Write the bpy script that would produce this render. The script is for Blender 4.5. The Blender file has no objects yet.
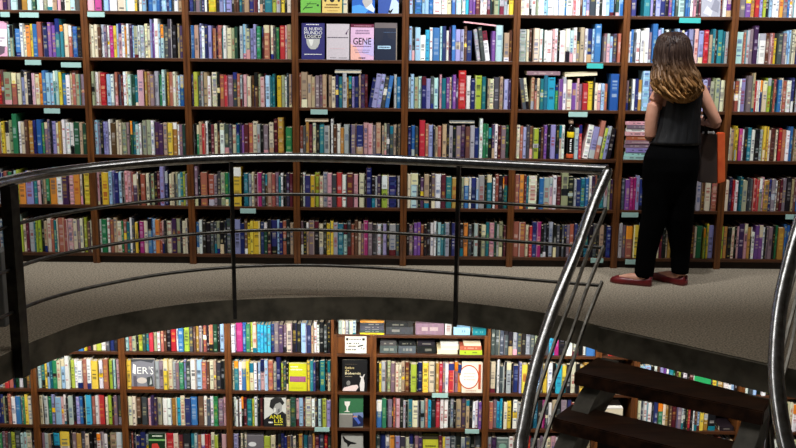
import bpy, bmesh, math, random
from mathutils import Vector, Matrix
random.seed(7)
sc = bpy.context.scene
COL = sc.collection
R = math.radians

# ------------------------------------------------------------------ camera
F_PX, PITCH, ROLL, EYE = 968.0, R(11.3), R(0.57), 1.65
cf = Vector((0, math.cos(PITCH), -math.sin(PITCH)))
r0 = Vector((1, 0, 0)); u0 = Vector((0, math.sin(PITCH), math.cos(PITCH)))
cr = r0 * math.cos(ROLL) + u0 * math.sin(ROLL)
cu = -r0 * math.sin(ROLL) + u0 * math.cos(ROLL)
cam_data = bpy.data.cameras.new('camera'); cam = bpy.data.objects.new('camera', cam_data); COL.objects.link(cam)
cam.matrix_world = Matrix(((cr.x, cu.x, -cf.x, 0), (cr.y, cu.y, -cf.y, 0), (cr.z, cu.z, -cf.z, EYE), (0, 0, 0, 1)))
cam_data.sensor_width = 36.0; cam_data.lens = 36.0 * F_PX / 796.0; cam_data.clip_end = 60
sc.camera = cam
def at(x, y, Y):                        # a measured point of the photograph on the vertical plane at distance Y
    d = cf * F_PX + cr * (x - 398) - cu * (y - 224)
    return Vector((0, 0, EYE)) + d * (Y / d.y)
def proj(p):
    q = Vector(p) - Vector((0, 0, EYE)); d = q.dot(cf)
    return 398 + F_PX * q.dot(cr) / d, 224 - F_PX * q.dot(cu) / d

# ------------------------------------------------------------------ colours and materials
def lin(c):
    return tuple(((v / 12.92) if v <= .04045 else ((v + .055) / 1.055) ** 2.4) for v in c)
PAL = dict(w=(.92,.92,.90), i=(.88,.83,.68), t=(.72,.60,.45), g=(.66,.68,.69), G=(.26,.28,.30), k=(.07,.07,.08),
           b=(.16,.42,.72), B=(.11,.15,.42), c=(.58,.76,.90), C=(.10,.66,.82), e=(.08,.46,.52), n=(.14,.52,.30),
           N=(.09,.28,.18), l=(.68,.76,.18), y=(.95,.80,.16), o=(.93,.55,.14), O=(.74,.52,.18), r=(.80,.14,.17),
           R=(.38,.10,.15), p=(.86,.62,.64), m=(.72,.13,.46), v=(.46,.24,.60), V=(.25,.15,.31), u=(.58,.57,.80),
           s=(.70,.36,.28), h=(.38,.22,.14), a=(.70,.86,.84), d=(.52,.42,.47), f=(.64,.66,.50))
NAME = dict(w='white', i='cream', t='tan', g='pale-grey', G='dark-grey', k='black', b='blue', B='navy', c='pale-blue', C='cyan',
            e='teal', n='green', N='dark-green', l='lime', y='yellow', o='orange', O='ochre', r='red', R='maroon', p='pink',
            m='magenta', v='violet', V='dark-purple', u='lavender', s='brick-red', h='brown', a='pale-aqua', d='mauve', f='sage')
def jit(c, a=.06):
    k = random.uniform(-a, a)
    return tuple(min(1, max(.01, v + k + random.uniform(-a, a) * .5)) for v in c)
def newmat(name):
    m = bpy.data.materials.new(name); m.use_nodes = True
    nt = m.node_tree; return m, nt, nt.nodes['Principled BSDF']
def plain(name, col, rough=.6, metal=0., spec=.5):
    m, nt, b = newmat(name)
    b.inputs['Base Color'].default_value = (*lin(col), 1); b.inputs['Roughness'].default_value = rough
    b.inputs['Metallic'].default_value = metal; b.inputs['Specular IOR Level'].default_value = spec
    return m
def noisy(name, c1, c2, scale, rough=.6, stretch=(1, 1, 1), detail=6, bump=0., metal=0., lo=.35, hi=.65, spec=.5):
    m, nt, b = newmat(name)
    tc = nt.nodes.new('ShaderNodeTexCoord'); mp = nt.nodes.new('ShaderNodeMapping'); mp.inputs['Scale'].default_value = stretch
    nz = nt.nodes.new('ShaderNodeTexNoise'); nz.inputs['Scale'].default_value = scale; nz.inputs['Detail'].default_value = detail
    rp = nt.nodes.new('ShaderNodeValToRGB')
    rp.color_ramp.elements[0].position = lo; rp.color_ramp.elements[0].color = (*lin(c1), 1)
    rp.color_ramp.elements[1].position = hi; rp.color_ramp.elements[1].color = (*lin(c2), 1)
    L = nt.links.new
    L(tc.outputs['Object'], mp.inputs['Vector']); L(mp.outputs['Vector'], nz.inputs['Vector'])
    L(nz.outputs['Fac'], rp.inputs['Fac']); L(rp.outputs['Color'], b.inputs['Base Color'])
    b.inputs['Roughness'].default_value = rough; b.inputs['Metallic'].default_value = metal
    b.inputs['Specular IOR Level'].default_value = spec
    if bump:
        bp = nt.nodes.new('ShaderNodeBump'); bp.inputs['Strength'].default_value = bump; bp.inputs['Distance'].default_value = .01
        L(nz.outputs['Fac'], bp.inputs['Height']); L(bp.outputs['Normal'], b.inputs['Normal'])
    return m
def vcol_mat(name, rough, spec=.5, grain=0.):
    m, nt, b = newmat(name)
    a = nt.nodes.new('ShaderNodeAttribute'); a.attribute_name = 'tint'
    if grain:
        tc = nt.nodes.new('ShaderNodeTexCoord'); nz = nt.nodes.new('ShaderNodeTexNoise'); nz.inputs['Scale'].default_value = 90
        mr = nt.nodes.new('ShaderNodeMapRange'); mr.inputs['To Min'].default_value = 1 - grain; mr.inputs['To Max'].default_value = 1 + grain
        mx = nt.nodes.new('ShaderNodeVectorMath'); mx.operation = 'SCALE'
        nt.links.new(tc.outputs['Object'], nz.inputs['Vector']); nt.links.new(nz.outputs['Fac'], mr.inputs['Value'])
        nt.links.new(a.outputs['Color'], mx.inputs[0]); nt.links.new(mr.outputs['Result'], mx.inputs['Scale'])
        nt.links.new(mx.outputs['Vector'], b.inputs['Base Color'])
    else:
        nt.links.new(a.outputs['Color'], b.inputs['Base Color'])
    b.inputs['Roughness'].default_value = rough; b.inputs['Specular IOR Level'].default_value = spec
    return m
M = dict(
    wood=noisy('stained_wood', (.30, .16, .062), (.44, .255, .10), 6, .42, (6, 6, .7), bump=.05),
    wood_flat=noisy('stained_shelf_wood', (.21, .11, .046), (.33, .18, .078), 6, .42, (.7, 6, 6), bump=.05),
    back=noisy('shaded_back_board', (.11, .065, .035), (.16, .09, .05), 5, .7, (5, 5, .6)),  # board colour kept dark to put shade into the gaps above the books
    carpet=noisy('grey_brown_carpet', (.45, .41, .355), (.72, .67, .59), 95, .95, detail=9, bump=.5, spec=.1),
    concrete=noisy('dark_concrete', (.30, .285, .235), (.46, .43, .365), 9, .7, detail=10, bump=.15),
    steel=noisy('brushed_steel', (.60, .60, .60), (.74, .75, .76), 30, .21, (1, 1, 1), metal=1.),
    dark_steel=noisy('dark_steel', (.20, .19, .18), (.28, .27, .25), 20, .42, metal=.8), bar_steel=noisy('dull_steel', (.36, .35, .33), (.46, .45, .43), 20, .34, metal=1.), plate=noisy('grey_painted_steel', (.30, .285, .25), (.40, .38, .335), 14, .6),
    tread=noisy('dark_tread_wood', (.16, .10, .07), (.30, .19, .13), 5, .30, (1, 7, 4), bump=.08),
    wall=noisy('plaster', (.55, .53, .5), (.6, .58, .55), 4, .9),
    ceil=noisy('ceiling_plaster', (.70, .69, .67), (.74, .73, .71), 4, .9),
    book=vcol_mat('printed_cover', .5, .35, .12), hair=vcol_mat('brown_hair', .5, .25), page=plain('paper_pages', (.86, .81, .70), .9, spec=.1),
    skin=noisy('skin', (.78, .55, .45), (.84, .62, .52), 12, .5),
    top=noisy('black_blouse', (.025, .025, .032), (.055, .055, .068), 14, .55, (6, 6, .6), bump=.3),
    trousers=noisy('black_trousers', (.008, .008, .009), (.018, .018, .02), 9, .9, spec=.05),
    shoe=noisy('burgundy_leather', (.36, .07, .09), (.46, .10, .11), 12, .4),
    label=plain('pale_label_card', (.62, .76, .73), .6), label_cyan=plain('cyan_label_card', (.20, .66, .64), .6),
    bag=noisy('dark_brown_bag', (.16, .10, .07), (.26, .17, .11), 7, .7), orange=noisy('orange_cloth', (.80, .27, .10), (.90, .40, .17), 9, .7, bump=.2),
    strap=plain('black_strap', (.03, .03, .03), .7), white=plain('white_paper', (.93, .92, .90), .8), silver=plain('silver', (.8, .8, .8), .3, 1.),
    ink=plain('black_ink', (.04, .04, .04), .6), eye=plain('dark_eye', (.06, .04, .03), .2), lip=plain('lip', (.62, .30, .28), .5),
    glassy=plain('dark_bottle', (.05, .03, .02), .15), yellow=plain('yellow_band', (.92, .80, .10), .5), cap=plain('beige_cap', (.72, .60, .50), .5),
    grey=noisy('grey_painted_metal', (.42, .43, .43), (.48, .49, .49), 5, .5),
)

# ------------------------------------------------------------------ helpers
def tag(o, label=None, cat=None, group=None, kind=None):
    if label: o['label'] = label
    if cat: o['category'] = cat
    if group: o['group'] = group
    if kind: o['kind'] = kind
    return o
def empty(name, loc, label, cat, group=None):
    o = bpy.data.objects.new(name, None); COL.objects.link(o); o.location = loc; o.empty_display_size = .1
    return tag(o, label, cat, group)
def link(name, me, mats, parent=None, smooth=False):
    for m in mats: me.materials.append(m)
    o = bpy.data.objects.new(name, me); COL.objects.link(o)
    if parent is not None:
        o.parent = parent
        o.matrix_parent_inverse = Matrix.Translation(-parent.location)
    if smooth:
        for p in me.polygons: p.use_smooth = True
    return o
def bm_obj(name, bm, mats, parent=None, smooth=False):
    bmesh.ops.recalc_face_normals(bm, faces=bm.faces[:])
    me = bpy.data.meshes.new(name); bm.to_mesh(me); bm.free()
    return link(name, me, mats if isinstance(mats, (list, tuple)) else [mats], parent, smooth)
def add_box(bm, x0, x1, y0, y1, z0, z1, mi=0, bev=0.):
    vs = [bm.verts.new(p) for p in ((x0,y0,z0),(x1,y0,z0),(x1,y1,z0),(x0,y1,z0),(x0,y0,z1),(x1,y0,z1),(x1,y1,z1),(x0,y1,z1))]
    fs = [bm.faces.new([vs[k] for k in q]) for q in ((0,3,2,1),(4,5,6,7),(0,1,5,4),(1,2,6,5),(2,3,7,6),(3,0,4,7))]
    for f in fs: f.material_index = mi
    if bev:
        es = list({e for f in fs for e in f.edges})
        bmesh.ops.bevel(bm, geom=es, offset=bev, segments=2, affect='EDGES', profile=.5)
    return vs
def box(name, x0, x1, y0, y1, z0, z1, mat, parent=None, bev=.002):
    bm = bmesh.new(); add_box(bm, x0, x1, y0, y1, z0, z1, 0, bev); return bm_obj(name, bm, mat, parent)
def frames(pts):
    out = []
    for i, p in enumerate(pts):
        t = (pts[min(i + 1, len(pts) - 1)] - pts[max(i - 1, 0)]).normalized()
        a = Vector((0, 0, 1)) if abs(t.z) < .95 else Vector((0, 1, 0))
        s = t.cross(a).normalized(); out.append((p, s, s.cross(t).normalized()))
    return out
def add_sweep(bm, pts, prof, closed=True, mi=0):     # prof: list of (side, up)
    rings = []
    for i, (p, s, u) in enumerate(frames([Vector(q) for q in pts])):
        pr = prof[i] if isinstance(prof[0], list) else prof
        rings.append([bm.verts.new(p + s * a + u * b) for a, b in pr])
    n = len(rings[0])
    for A, B in zip(rings, rings[1:]):
        for k in range(n):
            bm.faces.new((A[k], A[(k + 1) % n], B[(k + 1) % n], B[k])).material_index = mi
    bm.faces.new(rings[0][::-1]).material_index = mi; bm.faces.new(rings[-1]).material_index = mi
def circ(r, n=14, rx=1., ry=1.): return [(r * rx * math.cos(2 * math.pi * k / n), r * ry * math.sin(2 * math.pi * k / n)) for k in range(n)]
def add_tube(bm, pts, r, n=12):
    rs = r if isinstance(r, (list, tuple)) else [r] * len(pts)
    add_sweep(bm, pts, [circ(q, n) for q in rs])
def add_loft(bm, rings, n=24, mi=0, power=2.):       # ring: (cx, cy, z, rx, ry[, tilt vector])
    R_ = []
    for rg in rings:
        cx, cy, z, rx, ry = rg[:5]; row = []
        for k in range(n):
            a = 2 * math.pi * k / n; c, s = math.cos(a), math.sin(a)
            row.append(bm.verts.new((cx + rx * math.copysign(abs(c) ** (2 / power), c), cy + ry * math.copysign(abs(s) ** (2 / power), s), z)))
        R_.append(row)
    for A, B in zip(R_, R_[1:]):
        for k in range(n): bm.faces.new((A[k], A[(k + 1) % n], B[(k + 1) % n], B[k])).material_index = mi
    bm.faces.new(R_[0][::-1]).material_index = mi; bm.faces.new(R_[-1]).material_index = mi
def smooth_path(pts, per=6):
    P = [Vector(p) for p in pts]; out = []
    for i in range(len(P) - 1):
        a, b, c, d = P[max(i-1,0)], P[i], P[i+1], P[min(i+2,len(P)-1)]
        for k in range(per):
            t = k / per
            out.append(.5 * ((2*b) + (c-a)*t + (2*a-5*b+4*c-d)*t*t + (3*b-a-3*c+d)*t**3))
    out.append(P[-1]); return out

# mesh builder with one colour per face (attribute 'tint') and materials cover / page
class MB:
    def __init__(self): self.v, self.f, self.c, self.m = [], [], [], []
    def quad(self, pts, col, mi=0):
        b = len(self.v); self.v += [tuple(p) for p in pts]; self.f.append(tuple(range(b, b + len(pts)))); self.c.append(col); self.m.append(mi)
    def mesh(self, name):
        me = bpy.data.meshes.new(name); me.from_pydata(self.v, [], self.f)
        a = me.attributes.new('tint', 'FLOAT_COLOR', 'FACE')
        a.data.foreach_set('color', [x for c in self.c for x in (*lin(c), 1.)])
        me.polygons.foreach_set('material_index', self.m); me.update(); return me

# ------------------------------------------------------------------ books
def spine_scheme(col, rows, tall):
    """a rows x 3 table of colours: the printed spine of one book"""
    base = jit(PAL[col], .05)
    lum = sum(base) / 3
    inkc = random.choice([(.1,.1,.12), (.15,.13,.2), (.55,.12,.12), (.12,.2,.42)]) if lum > .5 else random.choice([(.92,.9,.85), (.9,.84,.6), (.8,.8,.82), (.88,.75,.25)])
    g_ = sum(base) / 3; base = tuple((v * .82 + g_ * .18) * .97 for v in base)
    shade = jit(base, .03); tab = [[shade] * 3 for _ in range(rows)]
    if random.random() < .45:                    # another tone down one side of the spine
        e_ = jit(PAL[random.choice('kGwiheBd')], .04); q = random.uniform(.25, .7); e_ = tuple(x * (1 - q) + y * q for x, y in zip(shade, e_)); sd = random.choice([0, 2])
        tab = [[e_ if j == sd else shade for j in range(3)] for _ in range(rows)]
    style = random.random()
    def band(a, b, c):
        for k in range(max(0, int(a * rows)), min(rows, max(int(a * rows) + 1, int(b * rows)))): tab[k] = [c] * 3
    if style < .10: band(0, random.uniform(.1, .35), jit(PAL[random.choice('wkiBRgetp')], .05))
    elif style < .18: band(random.uniform(.6, .85), 1, jit(PAL[random.choice('wkiBRgeo')], .05))
    elif style < .22: band(.40, random.uniform(.5, .62), jit(PAL[random.choice('wkiyg')], .05))
    elif style < .36:
        for k in range(rows): tab[k] = [jit(base, .09) for _ in range(3)]
    a = random.uniform(.18, .4); b = random.uniform(.65, .9)
    for k in range(int(a * rows), int(b * rows)):
        if random.random() < .55:
            t = list(tab[k]); q = random.uniform(.12, .6)
            t[1] = tuple(x * (1 - q) + y * q for x, y in zip(t[1], inkc)); tab[k] = t
    if random.random() < .4:
        k = random.choice([1, rows - 2]); t = list(tab[k]); t[1] = tuple(x * .5 + y * .5 for x, y in zip(t[1], inkc)); tab[k] = t
    return base, tab
def add_book(mb, x0, w, z0, h, yf, depth, col, lean=0., rows=22):
    """a book standing on z0, spine towards -Y at yf; lean shears nothing: it turns the book about its foot"""
    base, tab = spine_scheme(col, rows, h)
    ca, sa = math.cos(lean), math.sin(lean)
    px = x0 + (w if lean > 0 else 0)
    def T(x, y, z):
        dx = x - px; dz = z
        return (px + dx * ca + dz * sa, y, z0 + dz * ca - dx * sa)
    rnd = min(.004, w * .18)
    xs = [x0, x0 + w * .2, x0 + w * .8, x0 + w]; ys = [yf + rnd, yf, yf, yf + rnd]
    for k in range(rows):
        za, zb = h * k / rows, h * (k + 1) / rows
        for j in range(3):
            mb.quad([T(xs[j], ys[j], za), T(xs[j+1], ys[j+1], za), T(xs[j+1], ys[j+1], zb), T(xs[j], ys[j], zb)], tab[k][j])
    y1 = yf + depth; th = min(.003, w * .14)
    for xa, xb in ((x0, x0 + th), (x0 + w - th, x0 + w)):       # the two boards
        a = yf + rnd
        mb.quad([T(xa,a,h), T(xb,a,h), T(xb,y1,h), T(xa,y1,h)], base)
        mb.quad([T(xa,y1,0), T(xa,y1,h), T(xb,y1,h), T(xb,y1,0)], base)
        mb.quad([T(xa,a,0), T(xa,a,h), T(xa,y1,h), T(xa,y1,0)], base)
        mb.quad([T(xb,a,0), T(xb,y1,0), T(xb,y1,h), T(xb,a,h)], base)
    mb.quad([T(x0,yf+rnd,h), T(xs[1],yf,h), T(xs[2],yf,h), T(x0+w,yf+rnd,h), T(x0+w,yf+rnd+.003,h), T(x0,yf+rnd+.003,h)], base)
    hp = h - .003; xa, xb, ya, yb = x0 + th, x0 + w - th, yf + rnd + .002, y1 - .004
    mb.quad([T(xa,ya,hp), T(xb,ya,hp), T(xb,yb,hp), T(xa,yb,hp)], (.86,.81,.70), 1)
    mb.quad([T(xa,yb,0), T(xa,yb,hp), T(xb,yb,hp), T(xb,yb,0)], (.86,.81,.70), 1)
    mb.quad([T(x0,yf+rnd,0), T(x0,y1,0), T(x0+w,y1,0), T(x0+w,yf+rnd,0)], base)
def add_flat_book(mb, x0, x1, z0, th, yf, depth, col, tilt=0., spine=True):
    """a book lying flat, its spine (or its pages) towards -Y; tilt turns it about its lower left corner"""
    base = jit(PAL[col], .05); ca, sa = math.cos(tilt), math.sin(tilt); lum = sum(base) / 3
    inkc = (.12,.12,.15) if lum > .5 else (.88,.85,.75)
    def T(x, y, z): dx = x - x0; return (x0 + dx * ca - z * sa, y, z0 + dx * sa + z * ca)
    n = 14; e = min(.003, th * .15); y1 = yf + depth
    pg = (.88,.85,.77)
    for k in range(n):
        a, b = x0 + (x1 - x0) * k / n, x0 + (x1 - x0) * (k + 1) / n
        for q, (za, zb) in enumerate(((0, e), (e, th * .33), (th * .33, th * .66), (th * .66, th - e), (th - e, th))):
            if spine:
                c = jit(base, .02)
                if q == 2 and 2 < k < n - 3 and random.random() < .7: c = tuple(x * .6 + y * .4 for x, y in zip(base, inkc))
                mb.quad([T(a,yf,za), T(b,yf,za), T(b,yf,zb), T(a,yf,zb)], c)
            elif q in (0, 4): mb.quad([T(a,yf,za), T(b,yf,za), T(b,yf,zb), T(a,yf,zb)], base)
            else: mb.quad([T(a,yf+.003,za), T(b,yf+.003,za), T(b,yf+.003,zb), T(a,yf+.003,zb)], jit(pg, .03), 1)
    mb.quad([T(x0,yf,th), T(x1,yf,th), T(x1,y1,th), T(x0,y1,th)], base); mb.quad([T(x0,yf,0), T(x0,y1,0), T(x1,y1,0), T(x1,yf,0)], base)
    mb.quad([T(x0,y1,0), T(x0,y1,th), T(x1,y1,th), T(x1,y1,0)], pg, 1)
    mb.quad([T(x0,yf,0), T(x0,yf,th), T(x0,y1,th), T(x0,y1,0)], pg, 1); mb.quad([T(x1,yf,0), T(x1,y1,0), T(x1,y1,th), T(x1,yf,th)], pg, 1)

# ------------------------------------------------------------------ the setting
YW = 6.72                                    # front of the bookcases
DEPTH = .30
VC, VR = Vector((-.284, 3.89, 0)), 2.045     # centre and radius of the round opening
E1, E2 = Vector((1.164, 5.331, 0)), Vector((1.925, 4.693, 0))
SLAB = .15
def smooth_plan(pts, per=5):
    P = [Vector((*p, 0)) for p in pts]; out = []
    for i in range(len(P) - 1):
        a, b, c, d = P[max(i-1,0)], P[i], P[i+1], P[min(i+2,len(P)-1)]
        for k in range(per):
            t = k / per; out.append(.5 * ((2*b) + (c-a)*t + (2*a-5*b+4*c-d)*t*t + (3*b-a-3*c+d)*t**3))
    out.append(P[-1]); return out
EDGE = [(1.164,5.331),(.916,5.565),(.40,5.80),(-.05,5.895),(-.61,5.87),(-1.21,5.74),(-1.70,5.41),(-1.905,5.05),(-2.02,4.72),(-2.09,4.38),(-2.10,4.0),(-2.05,3.5),(-1.85,2.95),(-1.45,2.40),(-.9,2.0),(-.28,1.85),(.4,1.95),(1.0,2.3),(1.5,2.75),(1.8,3.2)]
def opening():
    """outline of the opening in the upper floor, anticlockwise from the stair's landing edge"""
    return smooth_plan(EDGE) + [Vector((2.25, 3.50, 0)), Vector((2.30, 4.38, 0)), E2.copy()]
OP = opening()
def slab_with_hole(name, z0, z1, mat_top, mat_side):
    bm = bmesh.new(); X0, X1, Y0, Y1 = -4.6, 4.6, -1.2, YW + DEPTH + .06
    n = len(OP); outer = []
    for p in OP:                                # radial partner on the outer rectangle
        d = (p - VC); t = min([((X1 if d.x > 0 else X0) - VC.x) / d.x if abs(d.x) > 1e-6 else 1e9, ((Y1 if d.y > 0 else Y0) - VC.y) / d.y if abs(d.y) > 1e-6 else 1e9])
        outer.append(VC + d * t)
    corners = [Vector((X1, Y1, 0)), Vector((X0, Y1, 0)), Vector((X0, Y0, 0)), Vector((X1, Y0, 0))]
    for c in corners:
        a = math.atan2(c.y - VC.y, c.x - VC.x)
        k = min(range(n), key=lambda q: abs((math.atan2(outer[q].y - VC.y, outer[q].x - VC.x) - a + math.pi) % (2 * math.pi) - math.pi)); outer[k] = c
    vi = [[bm.verts.new((p.x, p.y, z)) for p in OP] for z in (z0, z1)]
    vo = [[bm.verts.new((p.x, p.y, z)) for p in outer] for z in (z0, z1)]
    for k in range(n):
        j = (k + 1) % n
        bm.faces.new((vi[1][k], vo[1][k], vo[1][j], vi[1][j])).material_index = 0
        bm.faces.new((vi[0][k], vi[0][j], vo[0][j], vo[0][k])).material_index = 1
        bm.faces.new((vi[0][k], vi[1][k], vi[1][j], vi[0][j])).material_index = 1
        bm.faces.new((vo[0][k], vo[0][j], vo[1][j], vo[1][k])).material_index = 1
    bm.normal_update(); me = bpy.data.meshes.new(name); bm.to_mesh(me); bm.free()
    return link(name, me, [mat_top, mat_side])
tag(slab_with_hole('floor', -SLAB, 0, M['carpet'], M['concrete']), 'grey brown carpeted upper floor with round opening and dark edge', kind='structure')
ZL = -2.70
bm = bmesh.new(); add_box(bm, -4.6, 4.6, -1.2, YW + DEPTH + .06, ZL - .1, ZL); tag(bm_obj('floor_lower', bm, M['carpet']), kind='structure')
bm = bmesh.new(); add_box(bm, -4.6, 4.6, YW + DEPTH + .012, YW + DEPTH + .12, ZL, 2.9); tag(bm_obj('wall_back', bm, M['wall']), kind='structure')
for nm, xa, xb in (('wall_left', -4.7, -4.6), ('wall_right', 4.6, 4.7)):
    bm = bmesh.new(); add_box(bm, xa, xb, -1.2, YW + DEPTH + .12, ZL, 2.9); tag(bm_obj(nm, bm, M['wall']), kind='structure')
bm = bmesh.new(); add_box(bm, -4.7, 4.7, -1.2, YW + DEPTH + .12, 2.9, 3.0); tag(bm_obj('ceiling', bm, M['ceil']), kind='structure')

# ------------------------------------------------------------------ bookcases
UX = [-2.896, -2.150, -1.460, -.716, .037, .796, 1.542, 2.278, 3.02]      # upper uprights, centres
UZ = [1.763, 1.450, 1.122, .780, .421, .074]                              # upper shelf tops, top row first
LX = [-3.40, -2.660, -2.005, -1.231, -.456, -.171, .659, 1.472, 1.753, 2.534, 3.32]
LZ = [-.662, -.955, -1.236, -1.522]
ST = .022                                                                  # board thickness
ORD = ['first', 'second', 'third', 'fourth', 'fifth', 'sixth', 'seventh', 'eighth', 'ninth', 'tenth']
def bookcase(x0, x1, zb, zt, shelves, label, group, half=.0225):
    root = empty('bookcase', (0.5 * (x0 + x1), YW + DEPTH / 2, zb), label, 'bookcase', group)
    y1 = YW + DEPTH
    box('side_panel', x0 + .0005, x0 + half, YW, y1, zb, zt, M['wood'], root); box('side_panel', x1 - half, x1 - .0005, YW, y1, zb, zt, M['wood'], root)
    box('back_panel', x0 + half, x1 - half, y1 - .012, y1, zb, zt, M['back'], root, 0)
    for z in shelves: box('shelf', x0 + half, x1 - half, YW + .003, y1 - .012, z - ST, z, M['wood_flat'], root)
    box('top_panel', x0 + half, x1 - half, YW + .003, y1 - .012, zt - ST, zt, M['wood_flat'], root)
    if shelves[-1] - ST - zb > .02: box('plinth', x0 + half, x1 - half, YW + .03, YW + .05, zb, shelves[-1] - ST, M['back'], root)
    return root
UD = ['cut off by the left edge of the photo', 'behind the left stretch of the curved rail', 'left of the one with display covers', 'with large front covers on display',
      'just right of the display covers', 'behind the top of the stair rail', 'behind the standing woman', 'at the right edge of the photo']
upper, lower = [], []
for k in range(8):
    upper.append(bookcase(UX[k], UX[k+1], 0, 2.52, [2.10] + UZ, f'tall brown wooden bookcase on upper floor, {UD[k]}', 'bookcases on the upper floor'))
LD = ['cut off at the bottom left corner', 'under the left end of the balcony', 'holding a silver front cover', 'holding a black and white portrait cover', 'very narrow, holding a notice and single covers',
      'low, with books piled on its top', 'behind the steel stair handrail', 'narrow, seen between stair treads', 'seen between the stair treads, holding a green cover', 'seen behind the right end of the stair treads']
LTOP = [-.17, -.17, -.17, -.17, -.515, -.515, -.17, -.17, -.17, -.17]
for k in range(10):
    sh = ([-.335 - .0] if LTOP[k] == -.17 and False else []) + LZ + [-1.83, -2.13, -2.42]
    lower.append(bookcase(LX[k], LX[k+1], ZL, LTOP[k], sh, f'brown wooden bookcase on lower floor, {LD[k]}', 'bookcases on the lower floor'))
def shelf_label(px, py, wpx, kind='label'):
    c = at(px, py, YW - .002); w = wpx * .0069 * .5
    up = py < 300 and c.z > -.1
    X = UX if up else LX
    k = max(0, min(len(X) - 2, sum(1 for x in X if x <= c.x) - 1))
    w = min(w, c.x - X[k] - .024, X[k+1] - .024 - c.x) if X[k] + .03 < c.x < X[k+1] - .03 else w
    bm = bmesh.new(); add_box(bm, c.x - w, c.x + w, YW - .004, YW + .003, c.z - .017, c.z + .017, 0, .001)
    bm_obj('shelf_label', bm, M[kind], (upper if up else lower)[k])
for q in ((5,14.5,9),(29,15,19),(96,14.5,17),(33,62.5,16),(71,65,20),(52,111,16),(319,112,17),(690,20.5,21,'label_cyan'),(595,66,16,'label_cyan'),(578,114.5,19),
          (248,211,16),(630,215,17),(632,262,14),(597,260.5,13),(791,217,11),(440,395.5,17),(472,431.5,15),(322,429.5,16)): shelf_label(*q)

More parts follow.
